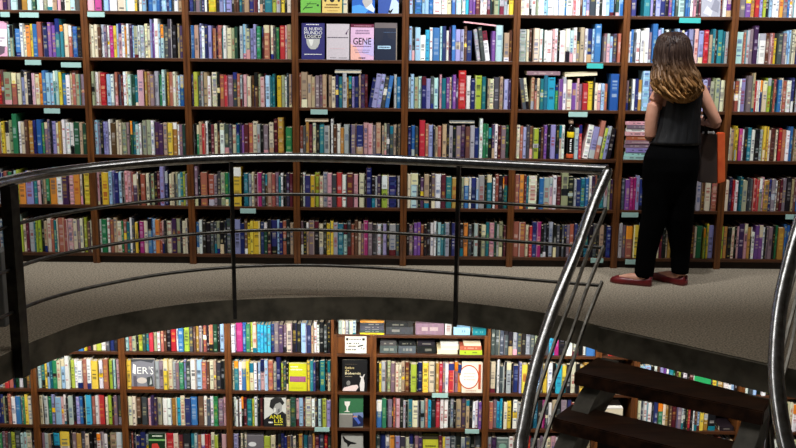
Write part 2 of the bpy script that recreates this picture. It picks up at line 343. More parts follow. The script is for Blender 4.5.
# ------------------------------------------------------------------ books on the shelves: colour letter + width in pixels of the photo
UB = {
(0,0):"c6 k1 y2 l4 n4 p7 d3 a6 k3 O5 a4 N3 a6 f7 t4 p6 i5 a4 G4",
(1,0):"g7 m7 k1 c5 w9 i8 w9 y2 k1 w4 c4 k1 b5 c4 b4 c5 B3 b5 w4 t3",
(2,0):"B4 G2 d5 G1 B5 k2 y7 k3 u4 c2 u6 k2 h5 e5 t5 B4 R4 w2 G5 e7 l4 g4 y4 k2 i4",
(4,0):"c5 b6 c6 b4 w7 w5 i4 b4 a5 w3 C3 v6 R4 w6 d6 f5 g7 k1 y4",
(5,0):"i4 w4 g2 w4 f2 w5 c3 w6 w5 w5 b2 w6 p3 w6 c3 u3 G6 w3 k3 w3 c4 b4 k1 N3 b4",
(6,0):"B5 .7 e6 u5 u4 B8 v3 b6 a6 b5 w2 p5 R2 =18 R2 w3 v5",
(7,0):"d6 v5 O4 r4 u3 l6 c6 w3 o4 d4 b5 w4 g6 t5 n5 r4 w6 B6 i5 c4",
(0,1):"k10 =13 a3 f3 k1 b5- w3 i2- o4 y2 b4 s4 k1 B4 v7 e4+ e3 i4 s3 k1 b4 k4",
(1,1):"t2 i6 h3 w3 d3 w2 m4 y3 c2 p3 w3 o2 w5 c2 f4 w2 g4 i3 i3 u2+ v2 w4+ c2 a3 G4 G4+ k4 .1 t5",
(2,1):"b4 t4 .1 u5 B3 u4 .1 s5 s4 e1 w3 i5 f3 N3 .2 g3 c3 f4 u6 n4 .2 R1 s6 .1 i5 n3 .1 r5 p2 t4",
(4,1):"c6 c5 w5- C4 w3 b7 a2 B4 w5 b4+ u5 u6 B5 .1 g4\\ G4\\ w5\\ .5 v4 a7+ .1 t5- h3",
(5,1):"g6 i5 .1 i6 w3 .1 w2 w5 p5 k2 w5 w4 a3 w3 d3 t4 w2 B5 c2 b6+ .2 d3- p3- c3- G3- .1 s3-",
(6,1):"w2 b3 G2 w5 w4 w4 d3 b5+ u4 c5 w5 b5 c5 u5 B2 u5 B1 p4 u5 r5 t4- e5 e5 e3 g3",
(7,1):"a8 s2 g4 d4 V5+ w2 w7 h4 p2 s3 y3- .1 G5 d4 c5 i6 B5 r4 w6 t5 n5 k4 g6 w4 b5",
(0,2):"r4 b5 w4 r3 h3 f7 s5 .1 i4 u3 i6 .1 p3 i4 o3 b4 c4 c3 e2 a3 y3 b4 w4 t2 s4 f4 d4",
(1,2):"f3 w3 t2 r6 .1 c4 w3 .1 s5 .1 R2 w3 i2 a3 N4 e3 p6+ .1 O2 t3 d4 g4 .1 n3 a3+ .2 O2 s4 i5 c2 b4",
(2,2):"V2 l4 G3 g2 t4 w3 .1 i5 k3 s4 r3 d5 G4 s3 g2 .1 p3 i4 .1 h6 f2 p4 R1 c4 e5 .2 y4 f3 w2 G2 t3",
(3,2):"s2 t6+ t4 t4 d4 d3 t4 .2 t3 i4 B3 e4 g4 O5 u3 B4 t2 V4 R3 .5 B4/ u5/ u4/ G4/ b4/ g3 b4",
(4,2):"g2 c3 f4 a3 B4 u4 G3 a4 .1 p2 e4 v3 i2 B1 v5 r7+ w4 B4 l6 e4 .1 t2 i4 G5 t3 .1 u4 V2",
(5,2):"G4\\ i3\\ .5 t3 s2 i3 e7 C7 n3- v4 w3 i5 v5- p2 d3- r5- y5- k1 i3- p3- c3- s3- .2 b8+",
(6,2):"d5 w3 B3 O3 c6+ d3 .2 B5 k5 w4 R5 g4 B5 t5 e4 k5 u7 f4 f4 i5",
(7,2):"h2 s5 w2 u6 .1 d5+ t3+ r5 w1 B3 i5 .1 l4 N2 s5 b4 i2 s4 w5 B5 g4 n5 t5 r5 i4 d5 c4 k5 s4",
(0,3):"n4 w4 s4 i2 y3 i4 f4 n5+ w3 i4 h3 O5 B3 b5 n3 d3 d3 k1 u4 i3 O3 w4 w4 w4 N6 t3 N4",
(1,3):"c3 d5 u5 w2 h5 i5 f4 d3 k1 N2 e3 a3 w2 .1 f4 f4 w3 V4 V4 t4 y5 O4 w2 d3 N3",
(2,3):"k3 n2 t3 r5 k3 R3 i5 w4 G4 G3 i4 e5 v2 R4 s4 i4 g3 k3 d4 .1 i4 R4+ O5+ .2 n6-",
(3,3):"s5 O3 R3 i3 k3 e4 g5 .1 w2+ h6 O3- g5 .1 d4 t1 B6 p4 p4 d3 t4 .1 t2 f2 G6 t3 k1 t2",
(4,3):"B3 b6 .1 r5+ s3 u4 k2 t2 s3 .1 t4 k2 g3 k3 d4 V4 h4 g4 B4 w3+ n5 k3 V5 R3 d4 N3",
(5,3):"i3 s3 u3 G6 l5 k5 v6 u5 k3 i5 .9 a4 r3 .6 w5/ u6/ s4+/ l3/ u3/ k4/",
(6,3):".90",
(7,3):"i2 t4 y5 m4 w2 k3 e5 w4 k5 g4 y5 i3 h5 i2 k2 r4 s4 w4 b5 t5 n5 g4 k4 s5 w5 e4 u5",
(0,4):"u5 g3 B3 s4 n4 k2 a2 l3 o6 u7 e4 p5 t3 n3 o7 w5 V6 p5 o6 i2 k1 y6",
(1,4):"p2 k2 y6 .1 c3 u2 B4 c3 k2 p3 p3 s2 V4 t1 k2 s4 .1 i3 k1 f3 k3 R3 u4+ B3 .1 i5 k1 f2 a2 e3 l2 d2",
(2,4):"d3+ k2 s6 .1 s5 d3 G3 f4 n3 e2 k2 y8+ k2 e4 g3 i2 h3 m4 G3 h2 t4 s3 d3 e2 w2 k3 V3 R3",
(3,4):"k2 w2 B5 y4 l4 i3 g4 p4 G4 r5 w4 R6 p4 .1 i5 k1 B5+ k3 g2 V3 .1 l5 i1 B7 k1 w2",
(4,4):"i3 a6 k2 V3 t4 k2 d3 w5 R4 e5 O4 k4 f2 b4 w2 B4 c2 g5 k2 e4 .1 w2 s6 k1 e3",
(5,4):"s4 o4 R2 e2 i7 k2 b4 g5 p6 R4 f6+ k5 g2 B4 e4 b3 w2 V3 s2 k2 e4 g3 f5",
(6,4):"G4 v4 m5 u3 B3 R5 w4 k5 s5 g4 B5 t4 e5 k5 B3 g4 h3 i5 k1 s5",
(7,4):"i7 .1 r6 .1 e3 f5 .1 G5 .1 r6 f3 p2 O5 B3 d4 w5 R3 d4 k5 t5 b5 g5 s5 n4 i5 w4",
(0,5):"s4 g4 e3 c4 B4 k4 a3+ l2 i3 R3 g5 e2 l5 k3 t3 i4 s3 e3 i1 s6 s4 p5 i4 d3 i3 k1 l6 i2",
(1,5):"w2 n5 w3 s3 t3 i4 n2 s3 e3 w2 G2 .1 y3 k1 m4 i4 b4 c3 o4 s2 p2 k2 i5 V4 f4 k2 i5 k1",
(2,5):"b5 k3 k4 G5 f6 k2 G4 k3 u5 B6 y5 y6 B3 N3 k3 B5 c2 B3 s3 k3 t3",
(3,5):"d5 t2 d5 k4 i4 k3 y6 g4 e5 a7 s3 h3 i3 d2 m4 d4 G4 w4 k1 u4 k2 g6 G3",
(4,5):"k2 d3 k1 v6 s5 k3 w5 k1 a3 e3 g4 k2 B3 R4 k3 o4 G3 k2 g4 k2 f4 e3 p4 N2 g2 f3 k1 R2",
(5,5):"s5 s6 i3 r3 B4 m4 k2 G3 k2 g4 k3 G3 k2 G2 k2 d3 s4 B3 k6 e4 k4 G3 k3 t4 k2 B4",
(6,5):"g4 d3 s6 .1 y5 c2 w4 R5 k5 i3 R5 k1 i2 O3 k4 b4 R4 g4 i2 h3 i2 n6 l2 n1 y2 u5",
(7,5):"l2 O4 k4 i3 k2 p2 V5 p3 O3 k1 w3- v4 v4 w2 k1 d2 d4 k2 n3 O6 b5 k5 t5 s4 w5 g5 n4",
}
LB = {
(0,0):"i4 s5 k4 w5 b5 y4 G5 e5 w5 r4 t5 k4 n5 B5 w5 d5 s4 l5 G4 i5",
(1,0):"w4 s4 k3 g5 e4 t4 B4 i4 k3 b5 y5 k2 i3 l4 w4 G3 B4 k3",
(2,0):"a3 s3 f4 k2 l4 N3 e3 r4 f3 w3 k1 s5 k4 r5 w2 b5 l5 G4 h2 O3 d3 k1 s3 k2 s4 N4 k2 c4",
(3,0):"w4 m6 b3 n4 l2 i4 C3 C3 C3 C3 B3 d4 V4 d3 i5 k4 k4 c5 B4 t2 w5 k4 G3 k3",
(6,0):"G4 G4 G4 G4 k4 g4 G4 k4 g4 G4 f3 i4 k6 C5 m4 k6 w6 i6 k4 w3 b8",
(8,0):"t4 w4 k4 b5 s5 n4 i5 w4 R5 e5 k4 g5 y5 w4 d5 B5 s5 i5 f5",
(9,0):"t4 w4 k4 b5 s5 n4 i5 w4 R5 e5 k4 g5 y5 w4 d5 B5 s5 i5 f5",
(0,1):"b5 w5 t4 G5 y4 s5 w4 e4 k5 n4 i5 r5 u4 t4 i3 r4 s4 k2 N3 w4 k4 h4",
(1,1):"a4 e3 y3 c2 e3 n4 i4 c4 w4+ .1 l6 w5 .1 s4 w4 y6 .1 w4 s5 .1 l4 a2 G1 p3",
(2,1):"y4 =21 g4 d4 y4 i4 g3 d3 n4 u2 G4 w5 c5 s4 h3 i4 t2 G4 k4",
(3,1):"i2 e4 w3 b4 y3 i4 w3 k1 c2 p4 c3 s5 f3 B4+ l5 k2 =17 y3 e3 B5 .1 e5 k2 i3",
(5,1):"k2 y2 g4 k1 f3 d4 i5 t3 h4 k1 l5 k1 B4 y5 i6 O3 r3 d2 w3 r5 d3 o3 =18",
(6,1):"i5 k1 w2+ G4 k2 g4 k2 B5 u2 y5 k8 c5 y4 w4 k3 C5 y4 k4 i4 k3 y4 O4 p4",
(8,1):"c6 c6 k3 w5 u4 v6 b4 n5 l3 k2 w4 k2 R4 =18 k2 y4 O7 w4 w4 c6",
(9,1):"w4 G4 c4 G4 w4 k4 B5 s5 n4 i5 w4 R5 e5 k4 g5 y5 w4 d5 B5 s5 f5",
(0,2):"w5 b5 s4 k4 y5 g5 r4 w5 e5 G4 t5 n4 B5 f2 k3 s3 w4 b5 f2 n2 y3 i4",
(1,2):"t3 k1 g3 n3 u3 c5 p2 w2 k2 g4 k2 u3 b3 k2 C5 s3 w3 r5 k1 i2 l3 k2 d3 G3",
(2,2):"i4 i3 h4 .1 G5 .1 p3 V5 f4 .1 w4 w4 O4 i1 C3 i4 B5 b6 .1 h5 w3 G3 w3 n4 d5 p2",
(3,2):"k1 w2 w2 k1 w2 k2 R3 e5 l2 w3 k2 R3 k1 =21 i4 N5 p3 c4 R2 i6 w5 k1 a3 k1 l4 u4",
(5,2):"b5 n4 k1 d4 k1 s2 p4 k3 g2 k2 e4 i6 k1 g4 s3 C3 k4 r4 w7 k2 g3 k2 t5 V4 t3 k3 w5 v3",
(6,2):"s4 d3 C5 k1 i3 y4 k1 w4 g4 k10 e4 k4 m5 w3 t4 k4 d5 B4 s5 w4 n4 i5",
(8,2):"i4 G3 w4 w5 k2 B4 n5 i3 O4 h3 R5 d5 w5 k2 r5 w5 c3 y4 O5 k8 .20",
(9,2):"G4 w3 G4 w3 G4 w3 k4 g4 s5 n4 i5 w4 R5 e5 k4 g5 y5 w4 d5 B5",
(0,3):"w5 b5 s4 k4 y5 g5 r4 w5 e5 G4 t5 n4 d3 R5 l4 G5 a5 i5 k3",
(1,3):"d2 g3 t3 k1 C5 y8 k2 d3 O4 G3 i6 k3 w3 d5 k2 t5 w5",
(2,3):"k1 s2 k2 B4 B4 g2 =15 r6 i4 R4 k6 e3 a3 s3 v3 r5 i3 l3 k3 p4",
(3,3):"u4 k2 i2 k1 i2 =15 l6 i4 k2 R3 B5 h3 G2 i3 k2 O4 e4 G4 O2 R4 G4 r3 G3",
(5,3):"G3 B4 u3 o4 u4 G4 i3 i3 k1 d6 =12 R3 y2 g4 G4 k4 g3 G4 k4 G4",
(6,3):"g8 =12 w4 k5 e4 t5 r5 k4 d5 w4 i4 p4 w4 s6 k2 B5 O4 G4 w4 t4",
(8,3):"w4 s5 k4 B6 O5 g5 t4 w5 n5 k4 e5 i5 R5 d4 k4 b5 w5 s5 g5 t5",
(9,3):"w4 s5 k4 B6 O5 g5 t4 w5 n5 k4 e5 i5 R5 d4 k4 b5 w5 s5 g5 t5",
}
ROWU = ['top row', 'second row', 'third row', 'fourth row', 'fifth row', 'bottom row']
ROWL = ['top row', 'second row', 'third row', 'fourth row']
PXM = .00700
def parse(s):
    out = []
    for t in s.split():
        c = t[0]; body = t[1:]; fl = ''.join(ch for ch in body if ch in '+-/\\'); num = float(''.join(ch for ch in body if ch.isdigit() or ch == '.') or 4)
        out.append((c, num, fl))
    return out
cands, holes = [], {}
def lay(level, bay, row, s):
    X, Z = (UX, UZ) if level == 'upper' else (LX, LZ)
    xa, xb = X[bay] + .026, X[bay + 1] - .026
    toks = []
    for c, n, fl in parse(s):                     # broad strips of one colour are often two volumes
        if c not in '.=' and n >= 5 and not fl and random.random() < .42:
            q = random.uniform(.4, .6); toks += [(c, n * q, fl), (random.choice([c, c, c, 'k', 'k', 'V', 'w', 'G', 'h']), n * (1 - q), fl)]
        else: toks.append((c, n, fl))
    span = sum(t[1] for t in toks); k = (xb - xa) / span
    if span * PXM < (xb - xa) * .5: k = PXM
    x = xa; z = Z[row] + .0006; above = (2.10 if row == 0 else UZ[row-1]) if level == 'upper' else ((-.17 if row == 0 else LZ[row-1]))
    room = above - ST - z - .012
    base = ((.226, .227, .229, .235, .238, .246)[row] if level == 'upper' else .228); seq = []
    lean = 0
    for c, n, fl in toks:
        w = n * k
        if c == '.': x += w; continue
        if c == '=': holes.setdefault((level, bay, row), []).append((x, x + w)); x += w; continue
        h = base * random.uniform(.89, 1.03) * (1.16 if '+' in fl else 1) * (.84 if '-' in fl else 1)
        h = min(h, room)
        yf = YW + random.uniform(.010, .034) if '+' not in fl else YW + .010
        lean = R(9) if '/' in fl else (-R(8) if '\\' in fl else 0)
        w2 = w * random.uniform(.90, .97)
        if lean: w2 = w * .97 * math.cos(lean)
        d = dict(level=level, bay=bay, row=row, x=x + w * .008, w=max(.005, w2), z=z, h=h, yf=yf, depth=random.uniform(.15, .19), col=c, lean=lean, fl=fl)
        seq.append(d); x += w
    # a leaning run needs its foot room: shift by the overhang
    for i, d in enumerate(seq):
        d['i'] = i; d['n'] = len(seq)
        d['a'] = seq[i-1]['col'] if i else None; d['b'] = seq[i+1]['col'] if i + 1 < len(seq) else None
        if d['lean'] > 0: d['x'] -= math.sin(d['lean']) * d['h']
        if d['lean'] < 0: d['x'] += math.sin(-d['lean']) * d['h']
        if d['lean']: d['z'] += abs(math.sin(d['lean'])) * 0
    trip = {}
    for d in seq: trip.setdefault((d['col'], d['a'], d['b']), []).append(d)
    for d in seq: d['uniq'] = len(trip[(d['col'], d['a'], d['b'])]) == 1
    cands.extend(seq)
for (b, r), s in UB.items(): lay('upper', b, r, s)
for (b, r), s in LB.items(): lay('lower', b, r, s)
FAS = [(0,381),(45,362),(115,337),(200,323),(300,319),(400,319),(460,324),(550,336),(600,346),(800,400)]
def fascia(x):
    for (a, ya), (b, yb) in zip(FAS, FAS[1:]):
        if a <= x <= b: return ya + (yb - ya) * (x - a) / (b - a)
    return 381
for d in cands:
    x0, y0 = proj((d['x'], d['yf'], d['z'])); x1, y1 = proj((d['x'] + d['w'], d['yf'], d['z'] + d['h']))
    if d['level'] == 'lower': y1 = max(y1, fascia(max(0, min(796, x0))))
    xa, xb, ya, yb = max(0, x0), min(796, x1), max(0, y1), min(448, y0)
    s = max(0, xb - xa) * max(0, yb - ya); xm = (x0 + x1) / 2
    if d['level'] == 'upper' and 640 < xm < 700: s *= (0 if (d['row'] > 2 or xm > 650) and not (d['row'] == 5 and 658 < xm < 669) else .4)
    if d['level'] == 'upper' and 698 < xm < 727 and d['row'] == 3: s = 0
    if d['level'] == 'upper' and d['row'] in (3, 4) and 40 < xm < 612: s *= .85
    if d['level'] == 'lower' and xm > 515: s *= .22 if xm > 545 else .1
    if d['col'] == 'k': s *= .6
    d['score'] = s
N_IND = 226
cands.sort(key=lambda d: -d['score'])
def nth(i):
    T = ['first','second','third','fourth','fifth','sixth','seventh','eighth','ninth','tenth','eleventh','twelfth','thirteenth','fourteenth','fifteenth','sixteenth','seventeenth','eighteenth','nineteenth']
    if i < 19: return T[i]
    i += 1; t = {2: 'twent', 3: 'thirt', 4: 'fort'}[i // 10]
    return t + 'ieth' if i % 10 == 0 else t + 'y-' + T[i % 10 - 1]
GRP = {'upper': 'books standing on the upper bookcases', 'lower': 'books standing on the lower bookcases'}
def book_label(d):
    bay = f"{ORD[d['bay']]} {d['level']} bookcase"; row = (ROWU if d['level'] == 'upper' else ROWL)[d['row']]
    size = 'thick' if d['w'] > .043 else ('slim' if d['w'] < .026 else ('tall' if '+' in d['fl'] else ('short' if '-' in d['fl'] else '')))
    if d['lean']: size = 'leaning'
    head = f"{size} {NAME[d['col']]} book".strip()
    if d['uniq'] and d['a'] and d['b']:
        wh = f"between two {NAME[d['a']]} ones" if d['a'] == d['b'] else f"between {NAME[d['a']]} and {NAME[d['b']]} ones"
    else: wh = f"{nth(d['i'])} from left"
    return f"{head} {wh}, {row} of {bay} from left"
rest = MB()
for q, d in enumerate(cands):
    args = (d['x'], d['w'], d['z'], d['h'], d['yf'], d['depth'], d['col'], d['lean'])
    if q < N_IND and d['score'] > 0:
        mb = MB(); add_book(mb, *args)
        tag(link('book', mb.mesh('book'), [M['book'], M['page']]), book_label(d), 'book', GRP[d['level']])
    else: add_book(rest, *args, rows=20)
tag(link('shelved_books', rest.mesh('shelved_books'), [M['book'], M['page']]), 'slimmer and half hidden books filling the rest of the shelves', 'books', kind='stuff')

# ------------------------------------------------------------------ books lying flat
def flat(x0p, x1p, ybot, ytop, Y, col, label, tilt=0., spine=True, depth=.17, group='books lying flat'):
    a = at(x0p, ybot, Y); b = at(x1p, ybot, Y); th = at((x0p + x1p) / 2, ytop, Y).z - at((x0p + x1p) / 2, ybot, Y).z
    return flat_m(a.x, b.x, .5 * (a.z + b.z) if not tilt else a.z, th, Y, col, label, tilt, spine, depth, group)
def flat_m(x0, x1, z0, th, Y, col, label, tilt=0., spine=True, depth=.17, group='books lying flat'):
    mb = MB(); add_flat_book(mb, x0, x1, z0, th, Y, depth, col, tilt, spine)
    return tag(link('book', mb.mesh('book'), [M['book'], M['page']]), label, 'book', group)
def top_of(level, bay, row, xa, xb): return max(d['z'] + d['h'] * math.cos(d['lean']) + abs(math.sin(d['lean'])) * d['w'] for d in cands if d['level'] == level and d['bay'] == bay and d['row'] == row and d['x'] + d['w'] + abs(math.sin(d['lean'])) * d['h'] > xa and d['x'] - abs(math.sin(d['lean'])) * d['h'] < xb)
for px0, px1, bay, row, col, th, sp, tilt, lab in (
    (335, 361, 3, 2, 'g', .021, False, 0, 'pale grey book lying flat on standing books under the display covers'),
    (305, 328, 3, 3, 't', .020, False, 0, 'tan book lying on the standing books under a small aqua shelf label'),
    (526, 559, 5, 2, 'd', .026, True, 0, 'grey mauve book lying flat on cream books behind the stair rail top'),
    (564, 596, 5, 2, 'i', .028, False, R(3), 'cream book lying slightly tilted on violet, red and yellow books'),
    (450, 475, 4, 3, 'g', .014, False, 0, 'thin pale book lying flat on dark maroon books above curved handrail'),
    (462, 494, 4, 1, 'p', .010, True, -R(6), 'thin pinkish book lying tilted over leaning books, right of display covers')):
    xa, xb = at(px0, 100, YW + .02).x, at(px1, 100, YW + .02).x
    z = top_of('upper', bay, row, xa, xb) + .001 + (math.tan(-tilt) * (xb - xa) if tilt < 0 else 0)
    flat_m(xa, xb, z, th, YW + .018, col, lab, tilt, sp)
# the stack at the woman's elbow
z = UZ[3] + .0008; xs0 = UX[6] + .03
SN = ['bottom', 'second from bottom', 'third from bottom', 'fourth from bottom', 'fifth from bottom', 'sixth from bottom', 'seventh from bottom', 'third from top', 'second from top', 'topmost']
for k, (c, th, w) in enumerate(zip('aauddspwdp', (.026, .024, .031, .028, .027, .031, .027, .022, .027, .022), (.20,.19,.22,.21,.22,.20,.19,.20,.18,.19))):
    flat_m(xs0 + .006 * (k % 3), xs0 + w, z, th - .001, YW + .012 + .004 * (k % 2), c, f'{NAME[c]} book lying {SN[k]} in the stack beside the woman\'s left elbow', group='stack beside the woman')
    z += th
# piles on and in the low bookcase of the lower floor
zt = LTOP[5] + .0008; z5 = LZ[0] + .0008
def pxl(px): return at(px, 335, YW + .015).x
for k, (c, th) in enumerate(zip('ytdGdO', (.012, .020, .012, .020, .024, .014))):
    flat_m(pxl(360), pxl(384), zt, th - .0008, YW + .012, {'t': 'G', 'd': 'G'}.get(c, c), f"{NAME[{'t': 'G', 'd': 'G'}.get(c, c)]} book, {nth(k)} from bottom of yellow and grey pile on low bookcase", group='pile on the low bookcase')
    zt += th
zt = LTOP[5] + .0008
for k, (a, b, c, th, lab) in enumerate((
    (386, 413, 'G', .055, 'thick dark grey book lying on low bookcase beside yellow and grey pile'),
    (415.5, 444, 'd', .085, 'thick mottled grey volume lying on the top of the low lower bookcase'),  # colour taken darker to include the shade under the slab
    (453.5, 470, 'c', .055, 'pale blue book lying on the top of the low lower bookcase'),
    (472.5, 486, 'e', .045, 'dark green book lying at the end of the low bookcase top'))):
    flat_m(pxl(a), pxl(b), zt, th, YW + .02, c, lab, group='books on the low bookcase')
flat_m(pxl(386), pxl(408), zt + .056, .032, YW + .02, 'k', 'black book lying on a thick dark grey book on low bookcase', group='books on the low bookcase')
mb = MB(); add_book(mb, pxl(445), pxl(451.5) - pxl(445), zt, .09, YW + .015, .12, 'g'); tag(link('book', mb.mesh('book'), [M['book'], M['page']]), 'small pale grey book standing beside mottled volume on low bookcase', 'book', 'books on the low bookcase')
for k in range(5):
    w = (pxl(356) - pxl(338.5)) / 5; mb = MB(); add_book(mb, pxl(338.5) + k * w, w * .97, zt, .10 - .002 * (k % 2), YW + .015, .13, 'gigig'[k], rows=10)
    tag(link('book', mb.mesh('book'), [M['book'], M['page']]), f'small {NAME["gigig"[k]]} volume, {nth(k)} from left of five on top of narrow bookcase', 'book', 'small volumes on the narrow bookcase')
for k, (a, b, c) in enumerate(((380, 397.5, 'G'), (398.5, 416, 'G'), (417, 436, 'k'))):
    flat_m(pxl(a), pxl(b), z5, .055, YW + .03, c, f'{NAME[c]} thick book lying in low bookcase top compartment, {nth(k)} from left', group='books in the top compartment')
    flat_m(pxl(a) + .004, pxl(b) - .008, z5 + .0558, .032, YW + .034, 'Gkk'[k], f'{NAME["Gkk"[k]]} book lying on the {nth(k)} dark book in top compartment', group='books in the top compartment')
flat_m(pxl(437.5), pxl(458), z5, .036, YW + .02, 'i', 'cream paged book, lower of two between dark books and orange book', spine=False, group='books in the top compartment')
flat_m(pxl(441), pxl(459), z5 + .0368, .034, YW + .02, 'w', 'white paged book, upper of two between dark books and orange book', spine=False, group='books in the top compartment')
flat_m(pxl(460), pxl(482.5), z5, .033, YW + .012, 'l', 'lime green book lying under orange book in low bookcase', group='books in the top compartment')
flat_m(pxl(460), pxl(482), z5 + .0338, .032, YW + .012, 's', 'orange red book lying on lime green book in low bookcase', group='books in the top compartment')
flat_m(pxl(464), pxl(481), z5 + .0666, .018, YW + .012, 'i', 'cream book lying on the orange book in low bookcase', spine=False, group='books in the top compartment')
flat_m(at(609, 354, YW).x, at(630.5, 354, YW).x, LZ[0] + .0008, .036, YW + .02, 'r', 'red book lying in narrow bookcase, seen above the top stair tread', group='books seen through the stairs')
flat_m(at(605, 405, YW).x, at(624, 405, YW).x, LZ[2] + .0008, .17, YW + .02, 'w', 'tall pile-like white boxed volume in narrow bookcase behind the stair treads', spine=False, group='books seen through the stairs')
flat_m(at(604, 388, YW).x, at(626, 388, YW).x, LZ[1] + .0008, .06, YW + .02, 'i', 'cream book lying in narrow bookcase, middle gap of the stairs', spine=False, group='books seen through the stairs')
flat_m(2.395, 2.502, LZ[2] + .0008, .03, YW + .02, 'k', 'black book lying flat beside orange book behind the stair treads', group='books seen through the stairs')
flat_m(pxl(250), pxl(266), top_of('lower', 3, 0, pxl(247), pxl(267)) + .001, .014, YW + .02, 'i', 'thin cream book lying over cyan set under the balcony edge', spine=False)

# ------------------------------------------------------------------ books shown cover out
def text_faces(txt, w, h):
    cu_ = bpy.data.curves.new('t', 'FONT'); cu_.body = txt; cu_.resolution_u = 2
    o = bpy.data.objects.new('t', cu_); COL.objects.link(o)
    dg = bpy.context.evaluated_depsgraph_get(); me = bpy.data.meshes.new_from_object(o.evaluated_get(dg))
    vs = [v.co.copy() for v in me.vertices]; fs = [tuple(p.vertices) for p in me.polygons]
    bpy.data.objects.remove(o); bpy.data.curves.remove(cu_); bpy.data.meshes.remove(me)
    if not vs: return [], []
    x0, x1 = min(v.x for v in vs), max(v.x for v in vs); y0, y1 = min(v.y for v in vs), max(v.y for v in vs)
    return [((v.x - x0) / (x1 - x0) * w, (v.y - y0) / (y1 - y0) * h) for v in vs], fs
def cover_book(x0, x1, z0, h, label, col, art, yf=YW + .014, th=.028, group='books shown cover out', name='book'):
    """art: list of ('r',u0,u1,v0,v1,rgb) | ('t',u0,v0,w,h,text,rgb) | ('p',[(u,v)..],rgb) | ('e',cu,cv,ru,rv,rgb); u, v run 0..1 over the cover"""
    w = x1 - x0; mb = MB(); base = col; back = .10                    # the book leans back a little against the case
    def T(u, v, off=0.): return (x0 + u * w, yf + v * h * back - off, z0 + v * h)
    mb.quad([T(0,0), T(1,0), T(1,1), T(0,1)], base)
    lay_ = 0
    for a in art:
        lay_ += 1; off = .0004 + .00025 * lay_
        if a[0] == 'r': mb.quad([T(a[1],a[3],off), T(a[2],a[3],off), T(a[2],a[4],off), T(a[1],a[4],off)], a[5])
        elif a[0] == 'p': mb.quad([T(u, v, off) for u, v in a[1]], a[2])
        elif a[0] == 'e': mb.quad([T(a[1] + a[3] * math.cos(t * math.pi / 12), a[2] + a[4] * math.sin(t * math.pi / 12), off) for t in range(24)], a[5])
        elif a[0] == 't':
            vs, fs = text_faces(a[5], a[3], a[4])
            for f in fs: mb.quad([T(a[1] + vs[k][0], a[2] + vs[k][1], off) for k in f], a[6])
        elif a[0] == 'l':                                               # a line of small print
            u = a[1]
            while u < a[2]:
                q = random.uniform(.03, .08); mb.quad([T(u,a[3],off), T(min(a[2],u+q),a[3],off), T(min(a[2],u+q),a[4],off), T(u,a[4],off)], a[5]); u += q + .015
    D = lambda u, v, t: (x0 + u * w, yf + v * h * back + t, z0 + v * h)
    b = .003
    for u0, u1 in ((0, 0), (1, 1)):
        mb.quad([D(u0,0,0), D(u0,0,b), D(u0,1,b), D(u0,1,0)], base); mb.quad([D(u0,0,th-b), D(u0,0,th), D(u0,1,th), D(u0,1,th-b)], base)
    mb.quad([D(0,1,0), D(1,1,0), D(1,1,b), D(0,1,b)], base); mb.quad([D(0,0,0), D(0,0,b), D(1,0,b), D(1,0,0)], base)
    mb.quad([D(0,0,th), D(0,1,th), D(1,1,th), D(1,0,th)], base); mb.quad([D(0,0,0), D(0,0,th), D(0,1,th), D(0,1,0)], base)
    mb.quad([D(0,1,th-b), D(1,1,th-b), D(1,1,th), D(0,1,th)], base)
    o = tag(link(name, mb.mesh(name), [M['book'], M['page']]), label, 'book' if name == 'book' else name, group)
    pg = MB(); i = .003 / w
    p = [D(i,.0,b), D(1-i,.0,b), D(1-i,.988,b), D(i,.988,b)]; q = [D(i,.0,th-b), D(1-i,.0,th-b), D(1-i,.988,th-b), D(i,.988,th-b)]
    for f in ((p[0],p[1],p[2],p[3]), (q[0],q[3],q[2],q[1]), (p[3],p[2],q[2],q[3]), (p[1],q[1],q[2],p[2]), (p[0],p[3],q[3],q[0]), (p[0],q[0],q[1],p[1])): pg.quad(f, (.86,.81,.70), 1)
    link('page_block', pg.mesh('page_block'), [M['book'], M['page']], o)
    return o
def cx(a): return at(a, 40, YW + .02).x
W_, K_, IV = (.95,.95,.93), (.05,.05,.06), (.90,.87,.78)
z1 = UZ[1] + .0008; z0 = UZ[0] + .0008
cover_book(cx(301.5), cx(324.5), z1, .243, 'dark blue book cover with a white bowl shape below white title', (.17,.16,.42), [
    ('l',.2,.75,.95,.975,W_), ('t',.12,.80,.78,.085,'EL NUEVO',W_), ('t',.12,.69,.78,.09,'MUNDO',W_), ('r',.13,.87,.585,.675,(.06,.06,.16)), ('t',.15,.59,.70,.085,'LOGICO',W_),
    ('p',[(.2,.57),(.8,.57),(.78,.44),(.70,.34),(.60,.28),(.40,.28),(.30,.34),(.22,.44)],(.72,.72,.70)), ('p',[(.3,.55),(.52,.55),(.48,.40),(.40,.36)],(.88,.88,.85)), ('l',.12,.88,.13,.15,W_)])
cover_book(cx(326.5), cx(349.2), z1, .240, 'pale grey pink cover crossed by one thin line of dark letters', (.80,.76,.78), [
    ('l',.04,.95,.605,.63,(.2,.18,.25)), ('p',[(.82,.72),(.88,.70),(.94,.82),(.98,.84),(.96,.86),(.90,.80)],(.30,.18,.32)), ('l',.1,.8,.30,.315,(.88,.74,.76)), ('l',.15,.4,.045,.06,(.4,.38,.42)), ('l',.55,.9,.045,.06,(.5,.48,.5))])
